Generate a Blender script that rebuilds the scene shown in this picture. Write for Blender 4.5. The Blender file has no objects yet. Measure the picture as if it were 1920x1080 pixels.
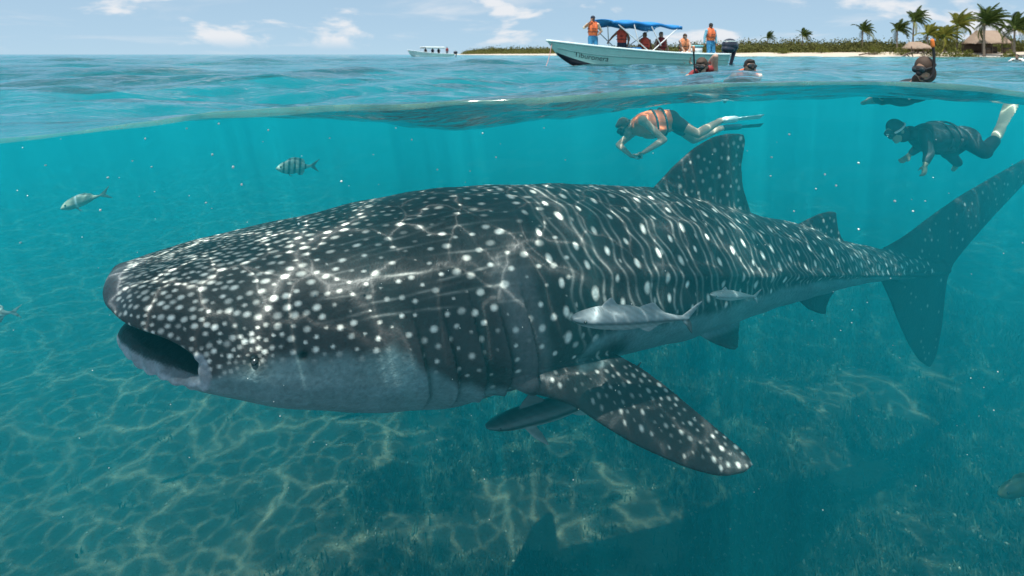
import bpy, bmesh, math, random
import numpy as np
from mathutils import Vector, Matrix
rng = np.random.default_rng(7)
random.seed(7)
S = bpy.context.scene
COL = S.collection
R = math.radians
F = 1067.0                     # focal length in pixels of a 1920 px wide frame (20 mm lens)
CZ = 0.42                      # camera height above the mean sea level (z = 0)
PORT = 2.5                     # where the water begins in front of the camera

# ---------------------------------------------------------------- camera, sky, sun, exposure
cam_d = bpy.data.cameras.new('camera'); cam = bpy.data.objects.new('camera', cam_d); COL.objects.link(cam)
cam.location = (0, 0, CZ); cam.rotation_euler = (R(90), 0, 0)
cam_d.lens = 20.0; cam_d.sensor_width = 36.0; cam_d.shift_y = -(540 - 102) / 1920.0
cam_d.clip_start = 0.05; cam_d.clip_end = 9000
S.camera = cam
cam_d.dof.use_dof = True; cam_d.dof.focus_distance = 4.3; cam_d.dof.aperture_fstop = 2.8
SUN_EL, SUN_AZ = 73.0, 200.0     # azimuth clockwise from +Y (north): behind the camera, a little left
W = bpy.data.worlds.new('World'); S.world = W; W.use_nodes = True
class NT:
    def __init__(s, nt): s.nt = nt; s.x = 0
    def n(s, t, **kw):
        nd = s.nt.nodes.new(t); s.x += 40; nd.location = (s.x, 0)
        for k, v in kw.items():
            if k.startswith('i_'):
                key = k[2:]; key = int(key) if key.isdigit() else key.replace('_', ' ')
                s.put(nd.inputs[key], v)
            else: setattr(nd, k, v)
        return nd
    def put(s, sock, v):
        if isinstance(v, bpy.types.NodeSocket): s.nt.links.new(v, sock)
        elif isinstance(v, bpy.types.Node): s.nt.links.new(v.outputs[0], sock)
        else: sock.default_value = v
    def math(s, op, a, b=None, c=None, clamp=False):
        nd = s.nt.nodes.new('ShaderNodeMath'); nd.operation = op; nd.use_clamp = clamp
        s.put(nd.inputs[0], a)
        if b is not None: s.put(nd.inputs[1], b)
        if c is not None: s.put(nd.inputs[2], c)
        return nd.outputs[0]
    def vmath(s, op, a, b=None):
        nd = s.nt.nodes.new('ShaderNodeVectorMath'); nd.operation = op
        s.put(nd.inputs[0], a)
        if b is not None: s.put(nd.inputs[1], b)
        return nd.outputs[0]
    def mix(s, f, a, b, t='RGBA', blend='MIX'):
        nd = s.nt.nodes.new('ShaderNodeMix'); nd.data_type = t
        if t == 'RGBA': nd.blend_type = blend
        o = {'RGBA': (0, 6, 7, 2), 'FLOAT': (0, 2, 3, 0), 'VECTOR': (0, 4, 5, 1)}[t]
        s.put(nd.inputs[o[0]], f)
        for i, v in ((o[1], a), (o[2], b)):
            if t == 'RGBA' and isinstance(v, tuple) and len(v) == 3: v = (*v, 1)
            s.put(nd.inputs[i], v)
        return nd.outputs[o[3]]
    def ramp(s, f, stops, interp='LINEAR'):
        nd = s.nt.nodes.new('ShaderNodeValToRGB'); cr = nd.color_ramp; cr.interpolation = interp
        while len(cr.elements) < len(stops): cr.elements.new(0.5)
        for e, (p, c) in zip(cr.elements, stops):
            e.position = p; e.color = (*c, 1) if isinstance(c, tuple) else (c, c, c, 1)
        s.put(nd.inputs[0], f); return nd.outputs[0]
    def mapr(s, v, a, b, c=0.0, d=1.0, smooth=False):
        nd = s.nt.nodes.new('ShaderNodeMapRange'); nd.clamp = True
        if smooth: nd.interpolation_type = 'SMOOTHSTEP'
        for i, x in enumerate((v, a, b, c, d)): s.put(nd.inputs[i], x)
        return nd.outputs[0]
    def noise(s, vec, scale, detail=4, rough=0.5, dist=0.0, dims='3D'):
        nd = s.nt.nodes.new('ShaderNodeTexNoise'); nd.noise_dimensions = dims
        if vec is not None: s.put(nd.inputs['Vector'], vec)
        for k, v in (('Scale', scale), ('Detail', detail), ('Roughness', rough), ('Distortion', dist)): s.put(nd.inputs[k], v)
        return nd
    def vor(s, vec, scale, feature='F1', rand=1.0, dims='3D'):
        nd = s.nt.nodes.new('ShaderNodeTexVoronoi'); nd.feature = feature; nd.voronoi_dimensions = dims
        if vec is not None: s.put(nd.inputs['Vector'], vec)
        s.put(nd.inputs['Scale'], scale); s.put(nd.inputs['Randomness'], rand)
        return nd
wn = NT(W.node_tree); W.node_tree.nodes.clear()
sky = wn.n('ShaderNodeTexSky', sky_type='NISHITA', sun_disc=False, sun_elevation=R(SUN_EL), sun_rotation=R(SUN_AZ), altitude=0, air_density=1.0, dust_density=0.5, ozone_density=1.0)
tc = wn.n('ShaderNodeTexCoord'); dirv = tc.outputs['Generated']
wn.put(sky.inputs[0], wn.vmath('NORMALIZE', wn.vmath('ADD', wn.vmath('MAXIMUM', dirv, (-1, -1, 0.0)), (0, 0, 0.13))))
# clouds: project the view direction on a plane high above
sep = wn.n('ShaderNodeSeparateXYZ', i_0=dirv)
zc = wn.math('MAXIMUM', sep.outputs[2], 0.0)
den = wn.math('ADD', zc, 0.10)
pv = wn.n('ShaderNodeCombineXYZ', i_0=wn.math('DIVIDE', sep.outputs[0], den), i_1=wn.math('DIVIDE', sep.outputs[1], den), i_2=0.0)
c1 = wn.noise(wn.vmath('ADD', pv, (3.1, 0.4, 0)), 0.55, 7, 0.58, 0.4).outputs[0]
cirrus = wn.mapr(c1, 0.52, 0.74, 0, 0.55, True)
# fair weather cumulus standing over the horizon
cpos = wn.vmath('MULTIPLY', wn.vmath('NORMALIZE', dirv), (5.5, 5.5, 15.0))
c2 = wn.noise(wn.vmath('ADD', cpos, (2.35, 0.2, 0.15)), 1.0, 8, 0.55, 0.25).outputs[0]
cumulus = wn.math('MULTIPLY', wn.mapr(c2, 0.53, 0.63, 0, 0.95, True), wn.mapr(sep.outputs[2], .004, .03, 0, 1, True))
cloud = wn.math('MAXIMUM', cirrus, cumulus)
veil = wn.mix(.48, sky.outputs[0], (4.6, 6.6, 7.9))      # thin high cloud
skycol = wn.mix(cloud, veil, (7.0, 7.2, 7.5))
bg = wn.n('ShaderNodeBackground', i_0=skycol, i_1=0.108)
wo = wn.n('ShaderNodeOutputWorld', i_0=bg)
sun_d = bpy.data.lights.new('sun', 'SUN'); sun = bpy.data.objects.new('sun', sun_d); COL.objects.link(sun)
sun_d.energy = 5.0; sun_d.angle = R(0.65); sun_d.color = (1.0, 0.955, 0.88)
sd = Vector((math.sin(R(SUN_AZ)) * math.cos(R(SUN_EL)), math.cos(R(SUN_AZ)) * math.cos(R(SUN_EL)), math.sin(R(SUN_EL))))
sun.rotation_euler = sd.to_track_quat('Z', 'Y').to_euler(); sun.location = (0, 0, 60)
vs = S.view_settings; S.display_settings.display_device = 'sRGB'
vs.view_transform = 'Standard'; vs.look = 'None'; vs.exposure = 0.15; vs.gamma = 1.0; vs.use_curve_mapping = False
S.render.engine = 'CYCLES'; cy = S.cycles
cy.use_denoising = True; cy.denoiser = 'OPENIMAGEDENOISE'; cy.denoising_input_passes = 'RGB_ALBEDO_NORMAL'
cy.max_bounces = 8; cy.diffuse_bounces = 2; cy.glossy_bounces = 3; cy.transmission_bounces = 4
cy.transparent_max_bounces = 12; cy.volume_bounces = 3; cy.use_adaptive_sampling = False
cy.sample_clamp_indirect = 6.0; cy.caustics_reflective = False; cy.caustics_refractive = False
# ---------------------------------------------------------------- helpers
def mesh_obj(name, V, Fs, mat=None, parent=None, smooth=True, kind=None):
    me = bpy.data.meshes.new(name)
    V = np.asarray(V, dtype=np.float32)
    if isinstance(Fs, np.ndarray):
        k = Fs.shape[1]; me.vertices.add(len(V)); me.vertices.foreach_set('co', V.ravel())
        me.loops.add(Fs.size); me.loops.foreach_set('vertex_index', Fs.astype(np.int32).ravel())
        me.polygons.add(len(Fs)); me.polygons.foreach_set('loop_start', np.arange(0, Fs.size, k, dtype=np.int32))
        me.update(calc_edges=True)
    else:
        me.from_pydata([tuple(map(float, v)) for v in V], [], [tuple(map(int, f)) for f in Fs]); me.update()
    if smooth: me.polygons.foreach_set('use_smooth', np.ones(len(me.polygons), dtype=bool))
    if mat: me.materials.append(mat)
    o = bpy.data.objects.new(name, me); COL.objects.link(o)
    if parent: o.parent = parent
    if kind: o['kind'] = kind
    return o
def tag(o, label, cat, group=None):
    o['label'] = label; o['category'] = cat
    if group: o['group'] = group
    return o
def grid_faces(nr, nc, wrap=False):
    i = np.arange(nr - 1)[:, None]; j = np.arange(nc if wrap else nc - 1)[None, :]
    j2 = (j + 1) % nc
    a = i * nc + j; b = i * nc + j2; c = (i + 1) * nc + j2; d = (i + 1) * nc + j
    return np.stack([a, b, c, d], -1).reshape(-1, 4)
def material(name):
    m = bpy.data.materials.new(name); m.use_nodes = True; m.node_tree.nodes.clear()
    t = NT(m.node_tree); t.out = t.n('ShaderNodeOutputMaterial'); t.m = m
    return t
def principled(name, col=(.5, .5, .5), rough=0.6, bump=None, spec=0.5, metal=0.0, var=0.0, vscale=8.0, coat=0.0):
    t = material(name); p = t.n('ShaderNodeBsdfPrincipled')
    p.inputs['Roughness'].default_value = rough; p.inputs['Metallic'].default_value = metal
    p.inputs['Specular IOR Level'].default_value = spec; p.inputs['Coat Weight'].default_value = coat
    if isinstance(col, tuple):
        if var:
            tcn = t.n('ShaderNodeTexCoord'); nz = t.noise(tcn.outputs['Object'], vscale, 5, 0.6)
            f = t.mapr(nz.outputs[0], 0.3, 0.7, 1 - var, 1 + var)
            c = t.vmath('MULTIPLY', tuple(col), (1, 1, 1)); sc = t.n('ShaderNodeVectorMath', operation='SCALE'); t.put(sc.inputs[0], tuple(col)); t.put(sc.inputs[3], f)
            t.put(p.inputs['Base Color'], sc.outputs[0])
        else: p.inputs['Base Color'].default_value = (*col, 1)
    if bump:
        tcn = t.n('ShaderNodeTexCoord'); nz = t.noise(tcn.outputs['Object'], bump[0], 4, 0.6)
        b = t.n('ShaderNodeBump', i_Height=nz.outputs[0], i_Strength=bump[1], i_Distance=bump[2]); t.put(p.inputs['Normal'], b.outputs[0])
    t.put(t.out.inputs[0], p); t.p = p
    return t
def smooth(e0, e1, x):
    u = np.clip((x - e0) / (e1 - e0), 0, 1); return u * u * (3 - 2 * u)
def at(px, py, Y):             # the place that shows at pixel (px, py) of the 1920 px frame, Y metres ahead
    return np.array([(px - 960) / F * Y, Y, CZ - (py - 102) / F * Y])

# ---------------------------------------------------------------- the sea: its surface, its water, its floor
WAVES = []
_r = np.random.default_rng(12)
for lam, amp in [(9.0, .045), (6.3, .035), (4.1, .03), (2.9, .024), (2.1, .018), (1.5, .014), (1.05, .010), (.74, .0075), (.5, .005), (.36, .0034), (.27, .0022)]:
    for k in range(3):
        th = R(-60 + _r.normal(0, 28)); WAVES.append((lam * _r.uniform(.85, 1.15), amp * .84, math.cos(th), math.sin(th), _r.uniform(0, 6.28)))
# height of the water where it meets the front of the view, and the swell just beyond it
LX = np.array([-4.0, -1.80, -1.62, -1.35, -1.05, -.75, -.28, .1, .45, .75, 1.03, 1.35, 1.65, 1.9, 2.6, 4.5]) * PORT / 2
LPY = np.array([262, 251, 243, 227, 210, 204, 203, 194, 178, 166, 157, 156, 161, 174, 196, 225])
def sea_z(x, y, cell=0.0):
    x = np.asarray(x, float); y = np.asarray(y, float)
    z = np.zeros(np.broadcast(x, y).shape)
    fade = 1 - .78 * np.exp(-((y - PORT) / 1.6) ** 2)
    for lam, a, cx, sx, ph in WAVES:
        q = 2 * np.pi / lam * (x * cx + y * sx) + ph
        k = np.clip((lam / np.maximum(cell, 1e-6) - 3) / 4, 0, 1)
        s = np.sin(q + .35 * np.sin(q * .37 + ph * 3))
        z += a * k * (s + .28 * np.cos(2 * q)) * fade
    patch = .75 + .5 * np.sin(x * .31 + y * .17 + 1) * np.sin(y * .23 - x * .11)
    z *= patch
    zl = CZ - (np.interp(x, LX, LPY) - 102) / F * PORT      # at the front edge
    right = smooth(-.2, 1.2, x / np.maximum(y, .5) * 2)
    near = np.exp(-np.clip(y - PORT, 0, None) ** 2 / (2 * (.8 - .3 * right) ** 2))
    mid = .04 + .16 * np.exp(-((y - 8.0) / 2.4) ** 2) * right + .0 + .04 * np.exp(-((y - PORT - 1.2) / .9) ** 2) * right
    farb = mid * np.exp(-np.clip(y - 9, 0, None) / 6)
    return z + zl * near + farb * (1 - near)
nr, nc = 720, 460
yy = PORT * np.exp(np.linspace(0, 1, nr) ** 1.0 * math.log(4000 / PORT))
aa = np.linspace(-1, 1, nc); aa = np.sign(aa) * (np.abs(aa) ** 1.25) * 2.4
Yg = np.repeat(yy[:, None], nc, 1); Xg = aa[None, :] * (Yg + 1.6)
cell = np.gradient(yy)[:, None] * np.ones(nc)[None]
Zg = sea_z(Xg, Yg, np.maximum(cell * .9, (Yg + 1.6) * 2.4 * 2 / nc * .5))
# rounded lip where the water climbs the glass
lipn = 9; LRX = .0145 * (1 + .35 * np.sin(Xg[0] * 2.9 + 1) * np.sin(Xg[0] * 1.3) + .22 * np.sin(Xg[0] * 7.1) * np.sin(Xg[0] * 3.7 + 2))
V = []
for i in range(lipn):
    th = math.pi / 2 * (1 - i / (lipn - 1)) * 1.0
    V.append(np.stack([Xg[0], PORT - LRX * math.cos(math.pi / 2 - th), Zg[0] - LRX * 1.6 * (1 - math.cos(th))], -1))
lip = np.stack(V, 0)
# i = 0 lowest row (th = 90 deg) ... last row joins the sheet
Vs = np.concatenate([lip.reshape(-1, 3)[:(lipn - 1) * nc], np.stack([Xg, Yg, Zg], -1).reshape(-1, 3)])
t = material('sea_surface')
tcn = t.n('ShaderNodeNewGeometry'); pos = tcn.outputs['Position']
n1 = t.noise(pos, 7.0, 5, 0.6, 0.3); n2 = t.noise(pos, 1.7, 3, 0.5, 0.3)
bh = t.math('ADD', t.math('MULTIPLY', n1.outputs[0], .35), n2.outputs[0])
bp = t.n('ShaderNodeBump', i_Height=bh, i_Strength=0.85, i_Distance=0.085)
fr = t.n('ShaderNodeFresnel', i_IOR=1.26, i_Normal=bp.outputs[0])
# painted caustics: Voronoi lines in the transparent colour, not tied to the waves
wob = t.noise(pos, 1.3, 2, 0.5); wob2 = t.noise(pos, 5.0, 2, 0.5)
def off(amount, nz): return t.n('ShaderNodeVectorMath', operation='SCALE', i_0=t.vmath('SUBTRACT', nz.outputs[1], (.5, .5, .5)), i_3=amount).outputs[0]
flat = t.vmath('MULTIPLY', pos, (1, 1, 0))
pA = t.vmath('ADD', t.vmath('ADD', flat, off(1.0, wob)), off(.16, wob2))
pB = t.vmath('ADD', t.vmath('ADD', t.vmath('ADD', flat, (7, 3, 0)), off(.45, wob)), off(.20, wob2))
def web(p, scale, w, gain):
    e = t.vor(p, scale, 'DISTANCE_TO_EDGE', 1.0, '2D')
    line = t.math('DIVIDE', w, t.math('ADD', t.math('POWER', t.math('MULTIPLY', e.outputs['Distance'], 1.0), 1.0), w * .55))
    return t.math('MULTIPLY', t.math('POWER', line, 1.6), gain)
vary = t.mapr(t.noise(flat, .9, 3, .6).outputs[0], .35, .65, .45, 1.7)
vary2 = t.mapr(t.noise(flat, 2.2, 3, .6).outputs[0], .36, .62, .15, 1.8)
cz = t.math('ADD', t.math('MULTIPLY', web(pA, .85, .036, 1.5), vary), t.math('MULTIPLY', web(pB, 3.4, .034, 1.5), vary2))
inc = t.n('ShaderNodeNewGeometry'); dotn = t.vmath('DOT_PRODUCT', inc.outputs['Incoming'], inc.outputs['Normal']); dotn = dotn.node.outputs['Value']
steep = t.mapr(t.math('ABSOLUTE', dotn), .55, .85, 0, 1, True)   # fades the painted caustics at grazing angles, hiding them from the low camera
caustic_gain = t.mix(steep, 1.0, t.math('ADD', cz, 0.12), 'FLOAT')
tint = t.n('ShaderNodeVectorMath', operation='SCALE', i_0=(.97, 1, 1), i_3=caustic_gain)
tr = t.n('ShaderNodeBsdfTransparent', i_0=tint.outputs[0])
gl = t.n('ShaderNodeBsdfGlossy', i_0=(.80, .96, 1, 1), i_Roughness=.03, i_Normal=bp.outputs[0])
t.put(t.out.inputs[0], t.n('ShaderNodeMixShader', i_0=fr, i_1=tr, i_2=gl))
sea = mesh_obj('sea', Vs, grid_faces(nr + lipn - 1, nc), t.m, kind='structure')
t = material('water_edge')      # the thin climbing edge of the water, its refracted light put in as pale green
fr = t.n('ShaderNodeFresnel', i_IOR=1.333)
d1 = t.n('ShaderNodeMixShader', i_0=.5, i_1=t.n('ShaderNodeBsdfDiffuse', i_0=(.32, .62, .48, 1)), i_2=t.n('ShaderNodeBsdfTranslucent', i_0=(.50, .72, .62, 1)))
ezn = t.noise(t.n('ShaderNodeNewGeometry').outputs['Position'], 6.0, 4, .6)
d2 = t.n('ShaderNodeMixShader', i_0=t.mapr(ezn.outputs[0], .3, .7, .12, .46), i_1=t.n('ShaderNodeBsdfTransparent', i_0=(.8, .97, .93, 1)), i_2=d1)
t.put(t.out.inputs[0], t.n('ShaderNodeMixShader', i_0=fr, i_1=d2, i_2=t.n('ShaderNodeBsdfGlossy', i_0=(1, 1, 1, 1), i_Roughness=.05)))
sea.data.materials.append(t.m)
mi = np.zeros(len(sea.data.polygons), np.int32); mi[:(lipn - 1) * (nc - 1)] = 1; sea.data.polygons.foreach_set('material_index', mi)
# the water itself: a closed body under the surface, from the front of the view to beyond the horizon
st = 4
Xv, Yv, Zv = Xg[::st, ::st], Yg[::st, ::st], Zg[::st, ::st]
ri = np.r_[np.arange(0, nr, st)]; ci = np.r_[np.arange(0, nc, st), nc - 1]
Xv, Yv, Zv = Xg[np.ix_(ri, ci)], Yg[np.ix_(ri, ci)], Zg[np.ix_(ri, ci)] - .012
a, b = Xv.shape
top = np.stack([Xv, Yv, Zv], -1).reshape(-1, 3); bot = top.copy(); bot[:, 2] = -9.0
Fc = grid_faces(a, b); N = a * b
loop = np.r_[np.arange(b), np.arange(1, a) * b + b - 1, (a - 1) * b + np.arange(b - 2, -1, -1), np.arange(a - 2, 0, -1) * b]
l2 = np.roll(loop, -1)
sides = np.stack([loop, loop + N, l2 + N, l2], -1)
t = material('sea_water')
SC = np.array((.0019, .0515, .0585)); AB = np.array((.118, .0240, .0152))
ext = SC + AB
vsn = t.n('ShaderNodeVolumeScatter', i_Color=(*(SC / SC.max()), 1), i_Density=float(SC.max()), i_Anisotropy=.25)
# absorption node: coefficient = density * (1 - colour)
van = t.n('ShaderNodeVolumeAbsorption', i_Color=(*(1 - AB / AB.max()), 1), i_Density=float(AB.max()))
t.put(t.out.inputs['Volume'], t.n('ShaderNodeAddShader', i_0=vsn, i_1=van))
water = mesh_obj('sea_water', np.concatenate([top, bot]), np.concatenate([Fc[:, ::-1] * 1, Fc + N, sides]), t.m, smooth=False, kind='structure')
bmv = bmesh.new(); bmv.from_mesh(water.data); bmesh.ops.recalc_face_normals(bmv, faces=bmv.faces); bmv.to_mesh(water.data); bmv.free()

# sea floor
FZ = -5.2
fy = np.r_[np.linspace(.5, 16, 220), 16 * np.exp(np.linspace(0.02, 1, 120) * math.log(4000 / 16))]
fa = np.linspace(-1, 1, 260); fa = np.sign(fa) * np.abs(fa) ** 1.2 * 2.4
FY = np.repeat(fy[:, None], 260, 1); FX = fa[None] * (FY + 3)
def floor_z(x, y):
    z = FZ + .10 * np.sin(x * .9 + y * .5) + .07 * np.sin(y * 1.7 - x * .6 + 1) + .05 * np.sin(x * 2.3 + .7 * np.sin(y * 1.9)) + .12 * np.sin(x * .31 - y * .23)
    z += .018 * np.sin((y * .9 + x * .35) * 14 + 1.6 * np.sin(x * 1.7 + y)) * np.exp(-y / 14)
    return z
fv = np.stack([FX, FY, floor_z(FX, FY)], -1).reshape(-1, 3)
_lat = np.random.default_rng(3).random((64, 64))
def vnoise(x, y):
    xi, yi = np.floor(x).astype(int), np.floor(y).astype(int); fx, fy_ = x - xi, y - yi
    fx, fy_ = fx * fx * (3 - 2 * fx), fy_ * fy_ * (3 - 2 * fy_); g = lambda a, b: _lat[a % 64, b % 64]
    return (g(xi, yi) * (1 - fx) + g(xi + 1, yi) * fx) * (1 - fy_) + (g(xi, yi + 1) * (1 - fx) + g(xi + 1, yi + 1) * fx) * fy_
def fbm(x, y, n=5): return sum(vnoise(x * 2 ** k + 13 * k, y * 2 ** k + 7 * k) * .5 ** k for k in range(n)) / sum(.5 ** k for k in range(n))
def weediness(x, y):           # seagrass over most of the floor, bare sand towards the shark's head side
    big = fbm(x * .33 + 5, y * .42 + 2); fine = fbm(x * 1.6, y * 1.9 + 9)
    side = smooth(-2.9, -.9, x + .28 * (y - 5.5)); bed = np.exp(-(((x - .1) / 2.6) ** 2 + ((y - 5.5) / 1.1) ** 2))
    return np.clip(smooth(.40, .58, big * .62 + fine * .38 + .06 * side) * (.10 + .90 * side) + .55 * bed * (.5 + fine), 0, 1)
t = material('sea_floor')
pos = t.n('ShaderNodeNewGeometry').outputs['Position']
wa = t.n('ShaderNodeAttribute', attribute_name='weed').outputs['Fac']
nB = t.noise(pos, 3.4, 7, .68); nC = t.noise(pos, 21.0, 5, .65)
g = t.mapr(t.math('ADD', wa, t.math('ADD', t.math('MULTIPLY', t.math('SUBTRACT', nB.outputs[0], .5), 1.1), t.math('MULTIPLY', t.math('SUBTRACT', nC.outputs[0], .5), .5))), .28, .62, 0, 1, True)
sand = t.mix(nB.outputs[0], (.058, .051, .034), (.108, .095, .062)); sand = t.mix(t.mapr(nC.outputs[0], .45, .7, 0, .6), sand, (.05, .047, .034))
weed = t.mix(nC.outputs[0], (.008, .013, .008), (.034, .038, .022))
p = t.n('ShaderNodeBsdfPrincipled', i_0=t.mix(g, sand, weed), i_Roughness=.95)
p.inputs['Specular IOR Level'].default_value = .1
bp = t.n('ShaderNodeBump', i_Height=t.math('ADD', nB.outputs[0], t.math('MULTIPLY', nC.outputs[0], .35)), i_Strength=1.0, i_Distance=.12)
t.put(p.inputs['Normal'], bp.outputs[0]); t.put(t.out.inputs[0], p)
floor = mesh_obj('sea_floor', fv, grid_faces(len(fy), 260), t.m, kind='structure')

_a = floor.data.attributes.new('weed', 'FLOAT', 'POINT'); _a.data.foreach_set('value', weediness(FX, FY).ravel().astype(np.float32))
# blades of seagrass standing in the weedy parts, and bits of shell and coral rubble
rg = np.random.default_rng(21)
def seagrass(n):
    x = rg.uniform(-7, 11, n * 6); y = 4.6 + 11 * rg.random(n * 6) ** 1.5; ok = (np.abs(x) < y * 1.05 + .5) & (rg.random(n * 6) < weediness(x, y) ** 1.6)
    x, y = x[ok][:n], y[ok][:n]; z = floor_z(x, y); Vs, Fs = [], []
    nb = 6
    for k in range(nb):
        th = rg.uniform(0, 6.28, len(x)); h = rg.uniform(.04, .16, len(x)) * (.45 + 1.5 * fbm(x * 1.1, y * 1.1 + 4, 3) ** 1.5); wd = rg.uniform(.005, .010, len(x)); bx, by = x + rg.normal(0, .06, len(x)), y + rg.normal(0, .06, len(x))
        lx, ly = np.cos(th), np.sin(th); bend = rg.uniform(.2, .9, len(x)) * h; cx, cy = -ly * wd, lx * wd
        P = [np.stack([bx - cx, by - cy, z - .02], -1), np.stack([bx + cx, by + cy, z - .02], -1), np.stack([bx + lx * bend * .35 - cx, by + ly * bend * .35 - cy, z + h * .6], -1), np.stack([bx + lx * bend * .35 + cx, by + ly * bend * .35 + cy, z + h * .6], -1), np.stack([bx + lx * bend, by + ly * bend, z + h], -1)]
        Vs.append(np.stack(P, 1).reshape(-1, 3)); b0 = (np.arange(len(x)) * 5 + sum(len(v) for v in Vs[:-1]))[:, None]
        Fs.append((b0[:, :, None] + np.array([[[0, 1, 3], [0, 3, 2], [2, 3, 4]]])).reshape(-1, 3))
    return np.concatenate(Vs), np.concatenate(Fs)
_v, _f = seagrass(9000)
sg = mesh_obj('seagrass', _v, _f, principled('seagrass', (.018, .028, .013), .8, var=.5, vscale=3).m, smooth=False, kind='stuff')
def rubble(n):
    ph_ = (1 + 5 ** .5) / 2; v = np.array([(1, 1, 1), (1, -1, -1), (-1, 1, -1), (-1, -1, 1), (1.2, 0, .2), (-.2, 1.1, 0), (0, -.3, 1.2)]) ; oct_ = np.array([(1, 0, 0), (-1, 0, 0), (0, 1, 0), (0, -1, 0), (0, 0, 1), (0, 0, -1)], float)
    of = np.array([(0, 2, 4), (2, 1, 4), (1, 3, 4), (3, 0, 4), (2, 0, 5), (1, 2, 5), (3, 1, 5), (0, 3, 5)])
    x = rg.uniform(-6, 9, n * 3); y = 4.6 + 9 * rg.random(n * 3) ** 1.4; ok = (np.abs(x) < y * 1.05) & (rg.random(n * 3) < .15 + weediness(x, y)); x, y = x[ok][:n], y[ok][:n]
    sc = rg.uniform(.006, .026, (len(x), 1, 3)) * rg.uniform(.6, 1.5, (len(x), 1, 1)); P = oct_[None] * sc * rg.uniform(.6, 1.3, (len(x), 6, 1)); a = rg.uniform(0, 6.28, len(x)); c, s_ = np.cos(a)[:, None], np.sin(a)[:, None]
    P = np.stack([P[..., 0] * c - P[..., 1] * s_ + x[:, None], P[..., 0] * s_ + P[..., 1] * c + y[:, None], P[..., 2] + floor_z(x, y)[:, None] + .004], -1)
    return P.reshape(-1, 3), (np.arange(len(x))[:, None, None] * 6 + of[None]).reshape(-1, 3)
_v, _f = rubble(6000)
mesh_obj('rubble', _v, _f, principled('rubble', (.10, .095, .07), .9, var=.6, vscale=5).m, smooth=False, kind='stuff')
# ---------------------------------------------------------------- fused bodies
def tri(Fs):
    Fs = np.asarray(Fs)
    return Fs if Fs.shape[1] == 3 else np.concatenate([Fs[:, [0, 1, 2]], Fs[:, [0, 2, 3]]])
def fuse(parts, voxel, smooth_it=3):
    """Grow several closed shapes into one continuous skin; returns vertices, quads/tris list and vertex normals."""
    Vs, Fs, n = [], [], 0
    for v, f in parts:
        v = np.asarray(v, float); Vs.append(v); Fs.append(tri(f) + n); n += len(v)
    o = mesh_obj('fuse_tmp', np.concatenate(Vs), np.concatenate(Fs), smooth=False)
    md = o.modifiers.new('r', 'REMESH'); md.mode = 'VOXEL'; md.voxel_size = voxel; md.adaptivity = 0
    dg = bpy.context.evaluated_depsgraph_get(); dg.update()
    me = bpy.data.meshes.new_from_object(o.evaluated_get(dg))
    V = np.zeros(len(me.vertices) * 3, np.float32); me.vertices.foreach_get('co', V); V = V.reshape(-1, 3).astype(float)
    Q = np.zeros(len(me.loops), np.int32); me.loops.foreach_get('vertex_index', Q); Q = Q.reshape(-1, 4)
    E = np.zeros(len(me.edges) * 2, np.int32); me.edges.foreach_get('vertices', E); E = E.reshape(-1, 2)
    old = o.data; bpy.data.objects.remove(o); bpy.data.meshes.remove(me); bpy.data.meshes.remove(old)
    deg = np.bincount(E.ravel(), minlength=len(V)).astype(float)
    for it in range(smooth_it):
        for lam in (.55, -.30):
            A = np.zeros_like(V)
            for c in range(3):
                A[:, c] = np.bincount(E[:, 0], V[E[:, 1], c], len(V)) + np.bincount(E[:, 1], V[E[:, 0], c], len(V))
            V = V + lam * (A / deg[:, None] - V)
    return V, Q
def normals(V, Q):
    a = V[Q[:, 2]] - V[Q[:, 0]]; b = V[Q[:, 3]] - V[Q[:, 1]]; n = np.cross(a, b); N = np.zeros_like(V)
    for k in range(4):
        for c in range(3): N[:, c] += np.bincount(Q[:, k], n[:, c], len(V))
    return N / np.maximum(np.linalg.norm(N, axis=1, keepdims=True), 1e-12)
def colour_attr(o, rgb, name='skin'):
    a = o.data.attributes.new(name, 'FLOAT_COLOR', 'POINT')
    c = np.ones((len(rgb), 4), np.float32); c[:, :3] = rgb; a.data.foreach_set('color', c.ravel())
def resample(P, n):
    P = np.asarray(P, float); d = np.r_[0, np.cumsum(np.linalg.norm(np.diff(P, axis=0), axis=1))]
    t = d / d[-1]; x = np.linspace(0, 1, n)
    # smooth (Catmull-Rom like) resampling by fine linear + box filter
    f = np.stack([np.interp(np.linspace(0, 1, 400), t, P[:, c]) for c in range(P.shape[1])], -1)
    k = 31; pad = np.concatenate([2 * f[0] - f[1:k // 2 + 1][::-1], f, 2 * f[-1] - f[-k // 2:-1][::-1]])
    f = np.stack([np.convolve(pad[:, c], np.ones(k) / k, 'same')[k // 2:k // 2 + 400] for c in range(P.shape[1])], -1)
    return np.stack([np.interp(x, np.linspace(0, 1, 400), f[:, c]) for c in range(P.shape[1])], -1)
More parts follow.
